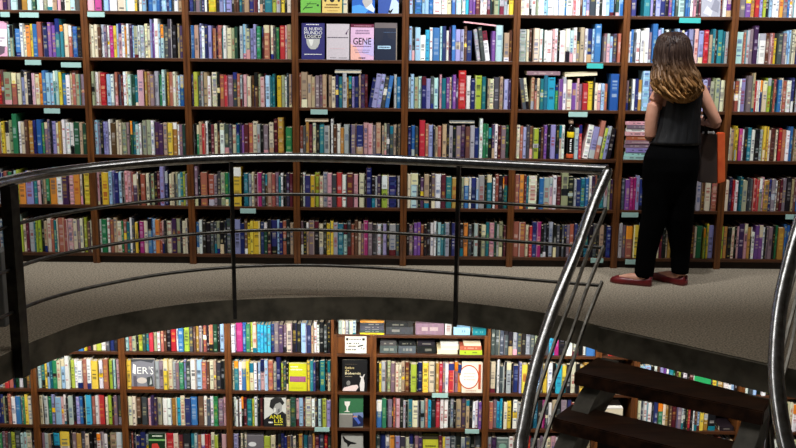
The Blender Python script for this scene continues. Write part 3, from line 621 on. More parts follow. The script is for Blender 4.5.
cover_book(cx(350.6), cx(373.8), z1, .240, 'pink and violet cover with large black word GENE and maroon top band', (.88,.72,.84), [
    ('p',[(0,0),(.5,0),(.25,.35),(0,.45)],(.95,.72,.66)), ('p',[(.5,.2),(1,.1),(1,.6),(.6,.55)],(.78,.72,.90)), ('r',0,1,.91,1.0,(.42,.12,.24)), ('l',.15,.9,.94,.96,(.75,.55,.6)),
    ('l',.22,.8,.80,.84,(.62,.50,.62)), ('l',.2,.82,.73,.77,(.62,.50,.62)), ('t',.11,.43,.78,.19,'GENE',K_), ('l',.1,.9,.37,.39,(.45,.35,.5)), ('l',.15,.85,.27,.285,(.6,.55,.68)), ('l',.2,.8,.21,.225,(.6,.55,.68)), ('l',.35,.65,.045,.07,(.3,.2,.3))])
cover_book(cx(374.6), cx(397), z1, .250, 'dark navy cover with small pale blue label, beside the pink GENE cover', (.13,.15,.22), [
    ('r',0,1,.86,1,(.42,.38,.38)), ('p',[(.0,.35),(.35,.55),(.45,.85),(.62,.60),(1,.5),(1,0),(0,0)],(.09,.13,.22)), ('r',.14,.72,.30,.385,(.70,.84,.92)), ('l',.18,.68,.325,.36,(.15,.2,.3)), ('l',.4,.95,.74,.755,(.3,.38,.5)), ('r',.955,1,.0,.86,(.55,.5,.45))])
cover_book(cx(301), cx(321), z0, .235, 'lime green cover with dark scribbled leaf drawing, top display shelf', (.44,.72,.28), [
    ('p',[(.1,.05),(.5,.30),(.55,.34),(.12,.10)],(.12,.28,.1)), ('p',[(.25,.12),(.6,.14),(.6,.17),(.25,.15)],(.15,.35,.12)), ('e',.85,.21,.06,.03,(.1,.2,.1)), ('l',.3,.8,.24,.27,(.2,.42,.12)), ('t',.15,.6,.7,.12,'LOGICO',W_)], th=.02)
cover_book(cx(322.4), cx(342), z0, .235, 'yellow cover with black spots and brown lettering, top display shelf', (.90,.78,.44), [
    ('e',.5,.36,.12,.06,K_), ('e',.84,.36,.06,.05,(.2,.15,.1)), ('e',.16,.36,.06,.05,(.2,.15,.1)), ('l',.2,.8,.21,.25,(.45,.3,.12)), ('l',.12,.88,.14,.17,(.5,.34,.15)), ('l',.25,.8,.05,.07,(.7,.55,.3)), ('e',.5,.7,.3,.14,(.80,.6,.3))], th=.02)
mb = MB(); add_book(mb, cx(342.6), .034, z0, .235, YW + .02, .12, 'i'); tag(link('book', mb.mesh('book'), [M['book'], M['page']]), 'cream book standing beside yellow cover on top display shelf', 'book', 'books standing on the upper bookcases')
cover_book(cx(352), cx(374.6), z0, .235, 'bright blue cover with a pale rounded figure, top display shelf', (.12,.38,.74), [
    ('p',[(0,0),(.6,0),(.75,.12),(.35,.24),(0,.2)],(.30,.62,.92)), ('p',[(.45,.32),(.6,.14),(.78,.12),(.9,.3),(.86,.46),(.5,.46)],(.74,.72,.70)), ('p',[(.6,.14),(.95,.02),(1,.12),(.86,.28)],(.85,.9,.95)), ('r',.1,.9,.75,.88,W_)], th=.02)
cover_book(cx(378), cx(398.4), z0, .235, 'dark blue cover with white wedge and black bird shape, top display shelf', (.20,.32,.62), [
    ('p',[(.5,.0),(1,.0),(1,.3),(.7,.5)],(.75,.82,.92)), ('p',[(.48,.03),(.62,.0),(.75,.14),(.70,.13),(.58,.07),(.54,.12)],K_), ('r',.1,.9,.75,.86,W_)], th=.02)
def hole(key, n=0): return holes[key][n]
a, b = hole(('upper', 0, 1)); cover_book(a, b + .0, z1, .235, 'pink and white cover with grey heart shapes at left photo edge', (.88,.66,.76), [
    ('r',0,1,.28,.78,(.94,.92,.93)), ('p',[(.2,.1),(.45,.02),(.8,.1),(.85,.28),(.55,.30),(.25,.26)],(.42,.35,.40)), ('l',.15,.85,.5,.55,(.7,.6,.66)), ('l',.15,.7,.42,.46,(.7,.6,.66))])
a, b = hole(('upper', 6, 0)); cover_book(a + .002, b - .002, z0, .24, 'silver grey crinkled cover facing out above the standing woman', (.62,.62,.66), [
    ('p',[(.1,.1),(.5,.0),(.6,.15),(.3,.3)],(.75,.75,.78)), ('p',[(.5,.2),(.9,.1),(.95,.4),(.7,.5)],(.5,.5,.55)), ('p',[(.1,.5),(.5,.4),(.6,.6),(.2,.7)],(.78,.78,.82)), ('r',0,1,.93,1,(.5,.4,.55))])
zl = [z + .0008 for z in LZ]
a, b = hole(('lower', 2, 1)); cover_book(a + .002, b - .002, zl[1], .225, 'silver grey cover with large white letters, third lower bookcase', (.50,.50,.53), [
    ('r',0,1,0,.10,(.55,.30,.14)), ('p',[(.0,.9),(.4,.95),(.9,.88),(1,1),(0,1)],(.25,.26,.28)), ('p',[(.05,.55),(.18,.5),(.2,.8),(.08,.85)],W_), ('t',.25,.52,.48,.22,'ER',W_), ('t',.76,.5,.2,.26,"'S",W_),
    ('e',.45,.3,.22,.10,(.80,.76,.72)), ('p',[(.1,.1),(.25,.1),(.22,.45),(.08,.45)],(.36,.34,.38)), ('p',[(.7,.1),(.95,.12),(.9,.45),(.66,.4)],(.22,.24,.24)), ('p',[(.78,.15),(.9,.2),(.84,.42)],(.7,.72,.7))])
a, b = hole(('lower', 3, 1)); cover_book(a + .002, b - .002, zl[1], .205, 'lime yellow cover with a violet band across it, lower floor', (.77,.77,.13), [
    ('r',.05,.95,.33,.53,(.58,.28,.45)), ('l',.1,.5,.86,.9,(.95,.95,.8)), ('l',.1,.75,.75,.80,(.95,.95,.8)), ('l',.1,.85,.36,.5,(.66,.38,.52)), ('l',.15,.8,.1,.12,(.6,.6,.1))])
a, b = hole(('lower', 5, 1)); cover_book(a + .002, b - .002, zl[1], .225, 'cream cover with a large thin orange ring, low lower bookcase', (.88,.84,.76), [
    ('e',.34,.52,.50,.40,(.72,.28,.14)), ('e',.34,.52,.45,.36,(.93,.90,.84)), ('r',.80,.92,.12,.94,(.70,.30,.16)), ('l',.1,.65,.62,.64,(.55,.52,.5)), ('l',.1,.6,.52,.54,(.55,.52,.5)), ('l',.1,.65,.42,.44,(.55,.52,.5)), ('l',.2,.7,.05,.08,(.75,.6,.5))])
a, b = hole(('lower', 8, 1)); cover_book(a + .002, b - .002, zl[1], .225, 'plain green cover facing out behind the top stair tread', (.14,.60,.34), [('l',.1,.9,.8,.84,W_), ('r',.0,.05,0,1,(.75,.75,.7))])
a, b = hole(('lower', 3, 2)); cover_book(a + .002, b - .002, zl[2], .225, 'black and white portrait cover with yellow letters, lower floor', (.80,.80,.77), [
    ('p',[(.0,.0),(1,.0),(1,.42),(.82,.52),(.60,.40),(.42,.46),(.2,.34),(.0,.24)],(.10,.10,.11)), ('p',[(.36,.62),(.46,.46),(.62,.42),(.80,.55),(.82,.74),(.70,.86),(.46,.86)],(.62,.62,.60)),
    ('p',[(.24,.66),(.30,.90),(.5,.99),(.80,.96),(.92,.80),(.84,.72),(.72,.82),(.52,.76),(.40,.58)],(.14,.14,.14)), ('p',[(.44,.5),(.52,.48),(.54,.62),(.46,.64)],(.85,.85,.82)), ('p',[(.60,.45),(.72,.50),(.70,.62),(.62,.58)],(.40,.40,.40)),
    ('t',.24,.27,.60,.13,'ANIL',(.92,.88,.20)), ('t',.46,.13,.40,.12,'LIS',(.92,.88,.20)), ('l',.20,.4,.12,.17,W_), ('l',.46,.86,.06,.09,(.9,.86,.3))])
a, b = hole(('lower', 2, 3)); cover_book(a + .002, b - .002, zl[3], .225, 'dark green cover with pale stripe and red shape, bottom edge of photo', (.07,.20,.10), [
    ('r',0,1,.94,1,(.75,.80,.75)), ('l',.22,.78,.84,.89,(.85,.88,.8)), ('r',0,1,.70,.76,(.50,.72,.42)), ('p',[(.1,.1),(.6,.1),(.66,.4),(.5,.62),(.2,.6)],(.84,.26,.22)), ('r',.94,1,0,1,(.85,.80,.72))])
a, b = hole(('lower', 3, 3)); cover_book(a + .002, b - .002, zl[3], .225, 'grey cover with white oval, bottom edge below the portrait cover', (.40,.38,.40), [('e',.32,.62,.24,.08,(.86,.86,.86)), ('r',0,1,.9,1,(.5,.48,.5))])
a, b = hole(('lower', 5, 3)); cover_book(a + .002, b - .002, zl[3], .220, 'lime cover with dark upper border at bottom photo edge', (.75,.75,.20), [('r',0,1,.86,1,(.22,.20,.12)), ('l',.15,.85,.6,.66,(.4,.4,.1))])
a, b = hole(('lower', 6, 3)); cover_book(a + .002, b - .002, zl[3], .215, 'grey green cover beside the steel stair handrail at bottom edge', (.36,.42,.40), [('e',.5,.66,.3,.1,(.5,.66,.58)), ('r',0,1,.93,1,(.66,.7,.68)), ('l',.1,.9,.8,.84,(.6,.64,.6))])
n0, n1 = LX[4] + .035, LX[5] - .035
cover_book(at(342, 388, YW).x, at(367, 388, YW).x, zl[1], .235, 'black cover with white reclining figure, narrow lower bookcase', (.045,.045,.05), [
    ('l',.12,.6,.86,.87,(.4,.35,.25)), ('t',.12,.72,.36,.07,'liebe',(.88,.80,.55)), ('t',.12,.64,.16,.06,'de',(.88,.80,.55)), ('t',.12,.54,.62,.08,'Bohemia',(.90,.85,.68)), ('l',.12,.4,.47,.49,(.6,.55,.45)), ('e',.25,.27,.08,.08,(.45,.44,.42)),
    ('p',[(.02,.02),(.55,.02),(.66,.14),(.60,.22),(.40,.20),(.06,.12)],(.84,.76,.74)), ('p',[(.72,.02),(.88,.02),(.90,.28),(.86,.44),(.92,.56),(.88,.56),(.80,.47),(.72,.52),(.70,.49),(.76,.42),(.70,.24)],(.80,.78,.76))], th=.02)
cover_book(at(339, 425, YW).x, at(363, 425, YW).x, zl[2], .245, 'green and grey cover with a white cup, narrow lower bookcase', (.20,.42,.27), [
    ('r',0,1,0,.42,(.50,.49,.46)), ('r',0,.56,.40,.425,(.86,.84,.80)), ('p',[(.22,.80),(.46,.80),(.44,.70),(.38,.64),(.36,.52),(.46,.48),(.20,.48),(.31,.52),(.30,.64),(.23,.70)],(.90,.88,.84)),
    ('p',[(.56,.45),(1,.45),(1,.05),(.56,.02)],(.10,.14,.28)), ('p',[(.56,.45),(1,.47),(1,.30),(.80,.40),(.70,.20)],(.45,.52,.68)), ('p',[(.56,.32),(.72,.20),(.80,.10),(.9,.14),(.76,.30)],(.28,.38,.72)), ('l',.58,.75,.32,.36,(.85,.55,.3))], th=.02)
cover_book(at(341, 445, YW).x, at(363, 445, YW).x, zl[3], .222, 'pale grey cover with a black bird shape, narrow lower bookcase', (.66,.66,.63), [
    ('p',[(.05,.92),(.12,.94),(.2,.84),(.4,.76),(.72,.70),(.62,.66),(.42,.66),(.30,.55),(.26,.68),(.14,.74)],K_), ('e',.4,.4,.2,.06,K_), ('l',.1,.9,.1,.13,(.4,.4,.4))], th=.02)
nz = at(355, 353.5, YW).z
SG = MB(); sx0, sx1 = at(345, 345, YW - .006).x, at(366.5, 345, YW - .006).x; sz0, sz1 = at(355, 353.4, YW - .006).z, at(355, 336.5, YW - .006).z
def S(u, v, off=0.): return (sx0 + u * (sx1 - sx0), YW - .004 - off, sz0 + v * (sz1 - sz0))
SG.quad([S(0,0), S(1,0), S(1,1), S(0,1)], (.86,.85,.80))
SG.quad([(sx0,YW-.001,sz0),(sx0,YW-.001,sz1),(sx1,YW-.001,sz1),(sx1,YW-.001,sz0)], (.8,.8,.76))
for a, b in (((0,0),(0,1)),((1,0),(1,1)),((0,0),(1,0)),((0,1),(1,1))):
    p, q = S(*a), S(*b); SG.quad([p, q, (q[0],YW-.001,q[2]), (p[0],YW-.001,p[2])], (.8,.8,.76))
def sq(u0, u1, v0, v1, c): SG.quad([S(u0,v0,.0006), S(u1,v0,.0006), S(u1,v1,.0006), S(u0,v1,.0006)], c)
sq(.05,.16,.76,.90,K_); sq(.80,.92,.76,.90,K_)
for u in (.2,.27,.34,.41,.48,.55,.62,.69): sq(u,u+.05,.80,.86,(.25,.25,.24))
for vs_, seg in ((.55, (.08,.18,.24,.40,.50,.60)), (.38, (.16,.22,.30,.38,.44)), (.18, (.06,.15,.22,.32,.40,.46))):
    for u in seg: sq(u, u + .055, vs_, vs_ + .075, (.3,.3,.28))
SG.quad([S(.58,.36,.0006), S(.84,.45,.0006), S(.87,.53,.0006), S(.60,.45,.0006)], K_)
for p in ([(.72,.28),(.78,.38),(.80,.36),(.76,.26)], [(.80,.22),(.90,.24),(.92,.34),(.86,.30)]): SG.quad([S(u,v,.0006) for u, v in p], (.35,.33,.30))
tag(link('notice', SG.mesh('notice'), [M['book']]), 'white notice card with a black camera drawing on narrow lower bookcase', 'notice')
# wooden rail the notice is fixed to (part of the narrow bookcase)
box('rail_panel', LX[4] + .0225, LX[5] - .0225, YW + .001, YW + .012, sz0 - .004, LTOP[4] - ST, M['wood'], lower[4])

# ------------------------------------------------------------------ bottle among the books
bc = at(569.5, 161, YW + .03); br = empty('bottle', (bc.x, YW + .034, UZ[3] + .0006), 'dark bottle with yellow band and beige cap standing between books', 'bottle')
def lathe(name, prof, mat, parent, c, n=20):
    bm = bmesh.new(); add_loft(bm, [(c.x, c.y, c.z + z, r_, r_) for r_, z in prof], n); return bm_obj(name, bm, mat, parent, True)
lathe('body', [(.020,0),(.0245,.004),(.0245,.19),(.022,.205),(.012,.225),(.010,.245)], M['glassy'], br, br.location)
lathe('neck_band', [(.0248,.150),(.0252,.151),(.0252,.188),(.0248,.189)], M['yellow'], br, br.location)
lathe('base_band', [(.0247,.006),(.0251,.007),(.0251,.034),(.0247,.035)], M['orange'], br, br.location)
lathe('cap', [(.011,.243),(.016,.246),(.018,.256),(.018,.268),(.015,.272)], M['cap'], br, br.location)
bm = bmesh.new()
for z in (.05,.065,.075,.09,.105,.12,.13): add_box(bm, br.location.x - .006, br.location.x + .005, YW + .034 - .0256, YW + .034 - .022, br.location.z + z, br.location.z + z + .008)
bm_obj('lettering', bm, M['white'], br)

# ------------------------------------------------------------------ balcony railing
RZ = .885
BARZ = [.655, .432, .206]
RAIL = [(1.19,5.454),(.985,5.515),(.71,5.60),(.365,5.705),(.01,5.80),(-.30,5.86),(-.60,5.88),(-.90,5.845),(-1.19,5.745),(-1.45,5.59),(-1.68,5.37),(-1.83,5.175),(-1.925,4.99),(-1.985,4.78),(-2.04,4.5),(-2.06,4.2),(-2.05,3.8),(-1.95,3.3),(-1.7,2.8),(-1.35,2.45)]
PLAN = smooth_plan(RAIL, 6)
def arc(z): return [Vector((p.x, p.y, z)) for p in PLAN]
rl = empty('balcony_railing', (VC.x, VC.y + VR, 0), 'curved steel railing with three thin bars along the balcony edge', 'railing')
bm = bmesh.new(); add_tube(bm, arc(RZ), .0285, 16); bm_obj('handrail', bm, M['steel'], rl, True)
for z in BARZ: bm = bmesh.new(); add_tube(bm, arc(z), .0105, 8); bm_obj('rail', bm, M['bar_steel'], rl, True)
def post(x, y, wt, wr, zb, zt, name='post'):
    k = min(range(1, len(PLAN) - 1), key=lambda q: (PLAN[q] - Vector((x, y, 0))).length); c = PLAN[k]; t = PLAN[k+1] - PLAN[k-1]
    bm = bmesh.new(); add_box(bm, -wt, wt, -wr, wr, zb, zt, 0, .002)
    bmesh.ops.rotate(bm, verts=bm.verts[:], cent=(0,0,0), matrix=Matrix.Rotation(math.atan2(t.y, t.x), 3, 'Z')); bmesh.ops.translate(bm, verts=bm.verts[:], vec=(x, y, 0))
    bm_obj(name, bm, M['dark_steel'], rl)
def on_rail(x):
    k = min(range(len(PLAN) // 2), key=lambda q: abs(PLAN[q].x - x)); return (x, PLAN[k].y)
for px, Y in ((457, 5.70), (233, 5.81)): post(*on_rail(at(px, 250, Y).x), .011, .02, -.125, RZ - .02)
post(-1.968, 4.83, .034, .030, -.15, RZ - .02)
for p in ((-2.06, 4.2), (-1.95, 3.3), (-1.7, 2.8)): post(*p, .011, .02, -.125, RZ - .02)

# ------------------------------------------------------------------ stairs
LP = [(1.19,5.454,RZ),(1.063,5.27,.672),(.947,5.038,.490),(.841,4.838,.336),(.758,4.67,.207),(.684,4.498,.082),(.628,4.334,-.035),(.584,4.178,-.144),(.563,4.102,-.199),(.545,3.92,-.31),(.555,3.70,-.44),(.60,3.50,-.56)]
RP = [(1.98,4.62,1.06),(1.86,4.36,.90),(1.753,4.173,.775),(1.671,4.029,.667),(1.598,3.893,.563),(1.535,3.749,.457),(1.486,3.609,.360),(1.455,3.477,.268),(1.436,3.349,.183),(1.43,3.20,.085),(1.44,3.0,-.05)]
def off(pts, dz, cut=0): return [Vector((p[0], p[1], p[2] + dz)) for p in pts[cut:]]
def stair_rail(label, P, cut_end, ends):
    root = empty('stair_railing', Vector(P[0]) - Vector((0, 0, P[0][2])), label, 'railing', 'railings of the stairs')
    bm = bmesh.new(); add_tube(bm, smooth_path(P, 8), .031, 18); bm_obj('handrail', bm, M['steel'], root, True)
    for k, z in enumerate((.225, .445, .655)):
        q = smooth_path(off(P, -z), 6)
        bm = bmesh.new(); add_sweep(bm, q, [(-.006,-.014),(.006,-.014),(.006,.014),(-.006,.014)]); bm_obj('rail', bm, M['bar_steel'], root)
    for i in ends:
        p = Vector(P[i]); bm = bmesh.new(); add_box(bm, p.x - .012, p.x + .012, p.y - .012, p.y + .012, p.z - .72, p.z - .02, 0, .002); bm_obj('post', bm, M['dark_steel'], root)
    return root
stair_rail('steel stair railing descending from the end of curved balcony rail', LP, 0, (7, 10))
stair_rail('steel stair railing bending down at the right photo edge', RP, 0, (6, 9))
# a short piece joins the curved rail's lower bars to the stair's
NOS = [((1.164,5.331),(1.925,4.693)), ((.975,5.058),(1.817,4.511)), ((.828,4.842),(1.66,4.30)), ((.71,4.60),(1.56,4.10)), ((.63,4.35),(1.50,3.88)), ((.58,4.09),(1.47,3.65)), ((.56,3.83),(1.46,3.42)), ((.57,3.57),(1.46,3.19)), ((.60,3.31),(1.48,2.96)), ((.64,3.05),(1.52,2.74)), ((.70,2.80),(1.58,2.53)), ((.78,2.56),(1.66,2.32)), ((.88,2.33),(1.75,2.12)), ((1.0,2.12),(1.85,1.93)), ((1.12,1.92),(1.95,1.75))]
st = empty('staircase', (1.5, 4.9, 0), 'dark open staircase of brown treads descending into the round opening', 'staircase')
for k in range(1, len(NOS)):
    a, b = Vector((*NOS[k][0], 0)), Vector((*NOS[k][1], 0)); pa, pb = Vector((*NOS[k-1][0], 0)), Vector((*NOS[k-1][1], 0))
    z = -.18 * k; e = .06 if k else 0
    back_a, back_b = a + (pa - a) * .96, b + (pb - b) * .96
    bm = bmesh.new()
    top = [a, b, back_b, back_a]
    vt = [bm.verts.new((p.x, p.y, z)) for p in top]; vb = [bm.verts.new((p.x, p.y, z - .075)) for p in top]
    bm.faces.new(vt); bm.faces.new(vb[::-1])
    for i in range(4): bm.faces.new((vt[i], vb[i], vb[(i+1) % 4], vt[(i+1) % 4]))
    bmesh.ops.bevel(bm, geom=bm.edges[:], offset=.006, segments=2, affect='EDGES')
    bm_obj('tread', bm, M['tread'], st)
for s_ in (0, 1):                                     # stringers under the treads, inset from their ends
    bm = bmesh.new(); P = []
    for k in range(len(NOS)):
        a, b = Vector((*NOS[k][0], 0)), Vector((*NOS[k][1], 0)); t = .085 if s_ == 0 else .94
        p = a + (b - a) * t; P.append(Vector((p.x, p.y, -.18 * k - .17)))
    P[0] = Vector((P[0].x, P[0].y, -.22))
    add_sweep(bm, P, [(-.05,-.12),(.05,-.12),(.05,.05),(-.05,.05)]); bm_obj('stringer', bm, M['plate'], st)
bm = bmesh.new()                                      # the dark landing edge plate
d = (E2 - E1).normalized(); nrm = Vector((-d.y, d.x, 0)) * -1
q = [E1 + nrm * .004, E2 + nrm * .004, E2 + nrm * .02, E1 + nrm * .02]
vt = [bm.verts.new((p.x, p.y, -.004)) for p in q]; vb = [bm.verts.new((p.x, p.y, -SLAB)) for p in q]
bm.faces.new(vt); bm.faces.new(vb[::-1])
for i in range(4): bm.faces.new((vt[i], vb[i], vb[(i+1) % 4], vt[(i+1) % 4]))
bm_obj('landing_edge', bm, M['concrete'], st)
# low grey panel added for an unidentified pale strip at the left edge of the photo, behind the thick railing post
pl = at(3, 300, 5.2); bm = bmesh.new(); add_box(bm, pl.x - .10, pl.x + .006, 5.2, 5.34, 0, .43, 0, .006)
tag(bm_obj('edge_panel', bm, M['grey']), 'low pale grey square panel behind the thick railing post, photo edge', 'edge_panel')

# ------------------------------------------------------------------ the woman
HX, HY = 1.775, 6.28
def voxel(o, size, smooth=2):
    m = o.modifiers.new('remesh', 'REMESH'); m.mode = 'VOXEL'; m.voxel_size = size; m.use_smooth_shade = True
    s = o.modifiers.new('smooth', 'SMOOTH'); s.iterations = smooth; s.factor = .5
    dg = bpy.context.evaluated_depsgraph_get(); me = bpy.data.meshes.new_from_object(o.evaluated_get(dg))
    old = o.data; o.modifiers.clear(); o.data = me; bpy.data.meshes.remove(old)
    for p in me.polygons: p.use_smooth = True
def limb(bm, pts, rs, n=16): add_tube(bm, smooth_path(pts, 5), [rs[min(i // 5, len(rs) - 1)] * (1 - (i % 5) / 5) + rs[min(i // 5 + 1, len(rs) - 1)] * ((i % 5) / 5) for i in range((len(pts) - 1) * 5 + 1)], n)
LFOOT, RFOOT = (1.650, 6.255), (1.894, 6.29)
ld, rd = Vector((-.225, .09, 0)).normalized(), Vector((-.15, .17, 0)).normalized()
bm = bmesh.new()
add_loft(bm, [(1.735,HY+.02,1.40,.050,.055),(1.735,HY+.03,1.45,.052,.062),(1.733,HY+.04,1.485,.060,.078),(1.733,HY+.03,1.53,.074,.094),(1.733,HY+.02,1.58,.077,.098),(1.733,HY+.01,1.625,.062,.080),(1.733,HY+.01,1.655,.025,.03)], 24)   # head
add_loft(bm, [(1.715,HY+.112,1.53,.010,.014),(1.715,HY+.118,1.545,.013,.02),(1.715,HY+.105,1.575,.007,.01)], 10)      # nose
for s in (-1, 1): add_loft(bm, [(1.733+s*.076,HY+.02,1.51,.006,.012),(1.733+s*.082,HY+.015,1.54,.009,.018),(1.733+s*.080,HY+.015,1.57,.006,.012)], 10)
limb(bm, [(1.74,HY+.02,1.46),(1.76,HY+.01,1.39),(1.80,HY,1.33)], [.050,.050,.06])                                        # neck
add_loft(bm, [(1.77,HY,.56,.13,.07),(1.775,HY,.75,.14,.09),(1.80,HY,.92,.125,.085),(1.81,HY,1.05,.115,.08),(1.815,HY,1.18,.125,.09),(1.815,HY,1.28,.145,.085),(1.81,HY,1.33,.12,.07),(1.79,HY,1.36,.06,.055)], 24)
limb(bm, [(1.70,HY,1.30),(1.652,HY-.01,1.22),(1.630,HY-.015,1.10),(1.632,HY-.01,.99)], [.050,.046,.042,.037])            # left upper arm
limb(bm, [(1.632,HY-.01,.99),(1.655,HY+.10,1.01),(1.70,HY+.21,1.06)], [.037,.034,.024])                                   # left forearm
limb(bm, [(1.925,HY,1.305),(1.975,HY-.01,1.22),(2.02,HY-.02,1.14),(2.055,HY-.01,1.08)], [.048,.042,.038,.035])            # right upper arm
limb(bm, [(2.055,HY-.01,1.08),(2.01,HY+.10,1.085),(1.94,HY+.20,1.10)], [.035,.032,.023])                                  # right forearm
def hand(bm, w, fwd, up):
    w, fwd, up = Vector(w), Vector(fwd).normalized(), Vector(up).normalized(); sd = fwd.cross(up)
    limb(bm, [w, w + fwd * .045, w + fwd * .085], [.022, .030, .026], 12)
    for k, ln in enumerate((.066, .076, .070, .054)):
        b = w + fwd * .08 + sd * ((k - 1.5) * .0175); limb(bm, [b, b + fwd * ln * .5 - up * .006, b + fwd * ln * .85 - up * .026, b + fwd * ln * .8 - up * .045], [.009, .0085, .008, .007], 8)
    b = w + fwd * .03 + sd * .024; limb(bm, [b, b + sd * .025 + fwd * .025 - up * .008, b + sd * .03 + fwd * .055 - up * .02], [.011, .010, .008], 8)
hand(bm, (1.70,HY+.21,1.06), (.6,.7,.2), (0,-.2,1)); hand(bm, (1.94,HY+.20,1.10), (-.6,.7,.1), (0,-.2,1))
for (fx, fy), d in ((LFOOT, ld), (RFOOT, rd)):                                                                             # lower legs and feet
    top = (1.67, HY, .5) if fx < 1.75 else (1.865, HY, .5)
    limb(bm, [(top[0], top[1], .62), top, (fx, fy, .22), (fx, fy, .06)], [.058, .052, .040, .034])
    limb(bm, [(fx, fy, .04), Vector((fx, fy, .045)) + d * .08, Vector((fx, fy, .026)) + d * .17], [.034, .032, .024])
wo = bm_obj('person', bm, M['skin']); voxel(wo, .006)
tag(wo, 'woman with long brown hair, sleeveless black top and trousers, facing the shelves', 'person')
for s in (-1, 1):
    bm = bmesh.new(); bmesh.ops.create_uvsphere(bm, u_segments=10, v_segments=8, radius=.011, matrix=Matrix.Translation((1.728 + s * .032, HY + .108, 1.566))); bm_obj('eye', bm, M['eye'], wo, True)
bm = bmesh.new(); add_loft(bm, [(1.715,HY+.098,1.498,.012,.008),(1.715,HY+.104,1.505,.024,.012),(1.715,HY+.098,1.513,.012,.008)], 12); bm_obj('mouth', bm, M['lip'], wo, True)
# trousers: two loose legs growing out of one seat
bm = bmesh.new()
add_loft(bm, [(1.645,6.28,.055,.062,.068),(1.655,6.28,.22,.067,.075),(1.673,6.28,.35,.078,.084),(1.695,6.28,.46,.088,.094),(1.705,6.28,.66,.102,.106),(1.71,6.28,.85,.09,.10)], 24)
add_loft(bm, [(1.892,6.300,.075,.056,.062),(1.886,6.30,.22,.064,.070),(1.870,6.29,.35,.082,.084),(1.856,6.28,.46,.092,.094),(1.848,6.28,.66,.102,.106),(1.845,6.28,.85,.09,.10)], 24)
add_loft(bm, [(1.772,6.28,.56,.15,.09),(1.774,6.28,.66,.176,.115),(1.777,6.275,.78,.183,.128),(1.779,6.275,.86,.180,.122),(1.790,6.28,.93,.160,.105),(1.797,6.28,.965,.150,.10)], 28)
tr = bm_obj('trousers', bm, M['trousers'], wo); voxel(tr, .009, 3)
# sleeveless blouse with gathered back
bm = bmesh.new()
rings = [(1.793,6.28,.945,.164,.112),(1.797,6.28,.965,.160,.110),(1.803,6.28,1.01,.148,.104),(1.812,6.28,1.07,.139,.100),(1.813,6.28,1.14,.132,.102),(1.820,6.28,1.20,.128,.103),(1.828,6.28,1.26,.134,.098),(1.826,6.28,1.305,.134,.088),(1.812,6.28,1.340,.100,.076),(1.79,6.28,1.365,.068,.066)]
n = 72; rows_ = []
for i, (x, y, z, rx, ry) in enumerate(rings):
    row = []
    for k in range(n):
        a = 2 * math.pi * k / n; f = 1 + .022 * math.sin(a * 17 + i * .25) * (1 if 0 < i < 7 else .4)
        row.append(bm.verts.new((x + rx * f * math.cos(a), y + ry * f * math.sin(a), z)))
    rows_.append(row)
for A, B in zip(rows_, rows_[1:]):
    for k in range(n): bm.faces.new((A[k], A[(k+1) % n], B[(k+1) % n], B[k]))
bm.faces.new(rows_[0][::-1]); bm.faces.new(rows_[-1])
bm_obj('blouse', bm, M['top'], wo, True)
# flat shoes
for (fx, fy), d in ((LFOOT, ld), (RFOOT, rd)):
    sd = Vector((-d.y, d.x, 0)); bm = bmesh.new(); prof = [(-.045,.022,.062),(-.032,.034,.066),(.0,.039,.060),(.06,.037,.050),(.10,.041,.047),(.15,.044,.048),(.19,.038,.044),(.218,.024,.034),(.230,.007,.020)]
    R_ = []
    for t, w, h in prof:
        c = Vector((fx, fy, 0)) + d * t; R_.append([bm.verts.new(c + sd * (w * u) + Vector((0, 0, h * v))) for u, v in ((-.9,0),(.9,0),(1,.25),(.97,.6),(.72,1.),(.4,1. if t > .09 else .5),(-.4,1. if t > .09 else .5),(-.72,1.),(-.97,.6),(-1,.25))])
    for A, B in zip(R_, R_[1:]):
        for k in range(10): bm.faces.new((A[k], A[(k+1) % 10], B[(k+1) % 10], B[k]))
    bm.faces.new(R_[0][::-1]); bm.faces.new(R_[-1])
    bm_obj('shoe', bm, M['shoe'], wo, True)
# hair: a body of hair with wavy locks over it, darker at the crown and light brown at the ends
def hair_col(z):
    t = max(0, min(1, (1.50 - z) / .26)); c1, c2 = (.15,.09,.06), (.74,.54,.31); return tuple(a + (b - a) * t for a, b in zip(c1, c2))
HR = [(1.735,6.265,1.660,.03,.035),(1.735,6.265,1.649,.052,.075),(1.735,6.26,1.62,.088,.105),(1.736,6.255,1.56,.108,.115),(1.738,6.25,1.50,.113,.112),(1.744,6.235,1.44,.119,.10),(1.753,6.215,1.38,.136,.092),(1.762,6.20,1.32,.140,.082),(1.772,6.19,1.27,.105,.068),(1.787,6.185,1.235,.062,.045),(1.795,6.183,1.215,.03,.02)]
mb = MB(); n = 40; ringv = []
for i, (x, y, z, rx, ry) in enumerate(HR):
    ringv.append([(x + rx * (1 + .03 * math.sin(7 * a + i)) * math.cos(a), y + ry * (1 + .035 * math.sin(9 * a + i * .8)) * math.sin(a) , z) for a in [2 * math.pi * k / n for k in range(n)]])
for i in range(len(HR) - 1):
    for k in range(n):
        a = 2 * math.pi * (k + .5) / n
        if HR[i][2] < 1.60 and math.sin(a) > .55: continue       # the face stays free
        if HR[i][2] < 1.42 and math.sin(a) > .1: pass
        mb.quad([ringv[i][k], ringv[i][(k+1) % n], ringv[i+1][(k+1) % n], ringv[i+1][k]], jit(hair_col((HR[i][2] + HR[i+1][2]) / 2), .025))
mb.quad(ringv[0], hair_col(1.66))
hair = link('hair', mb.mesh('hair'), [M['hair']], wo, True)
bm = bmesh.new(); lay_c = bm.faces.layers.float_color.new('tint')
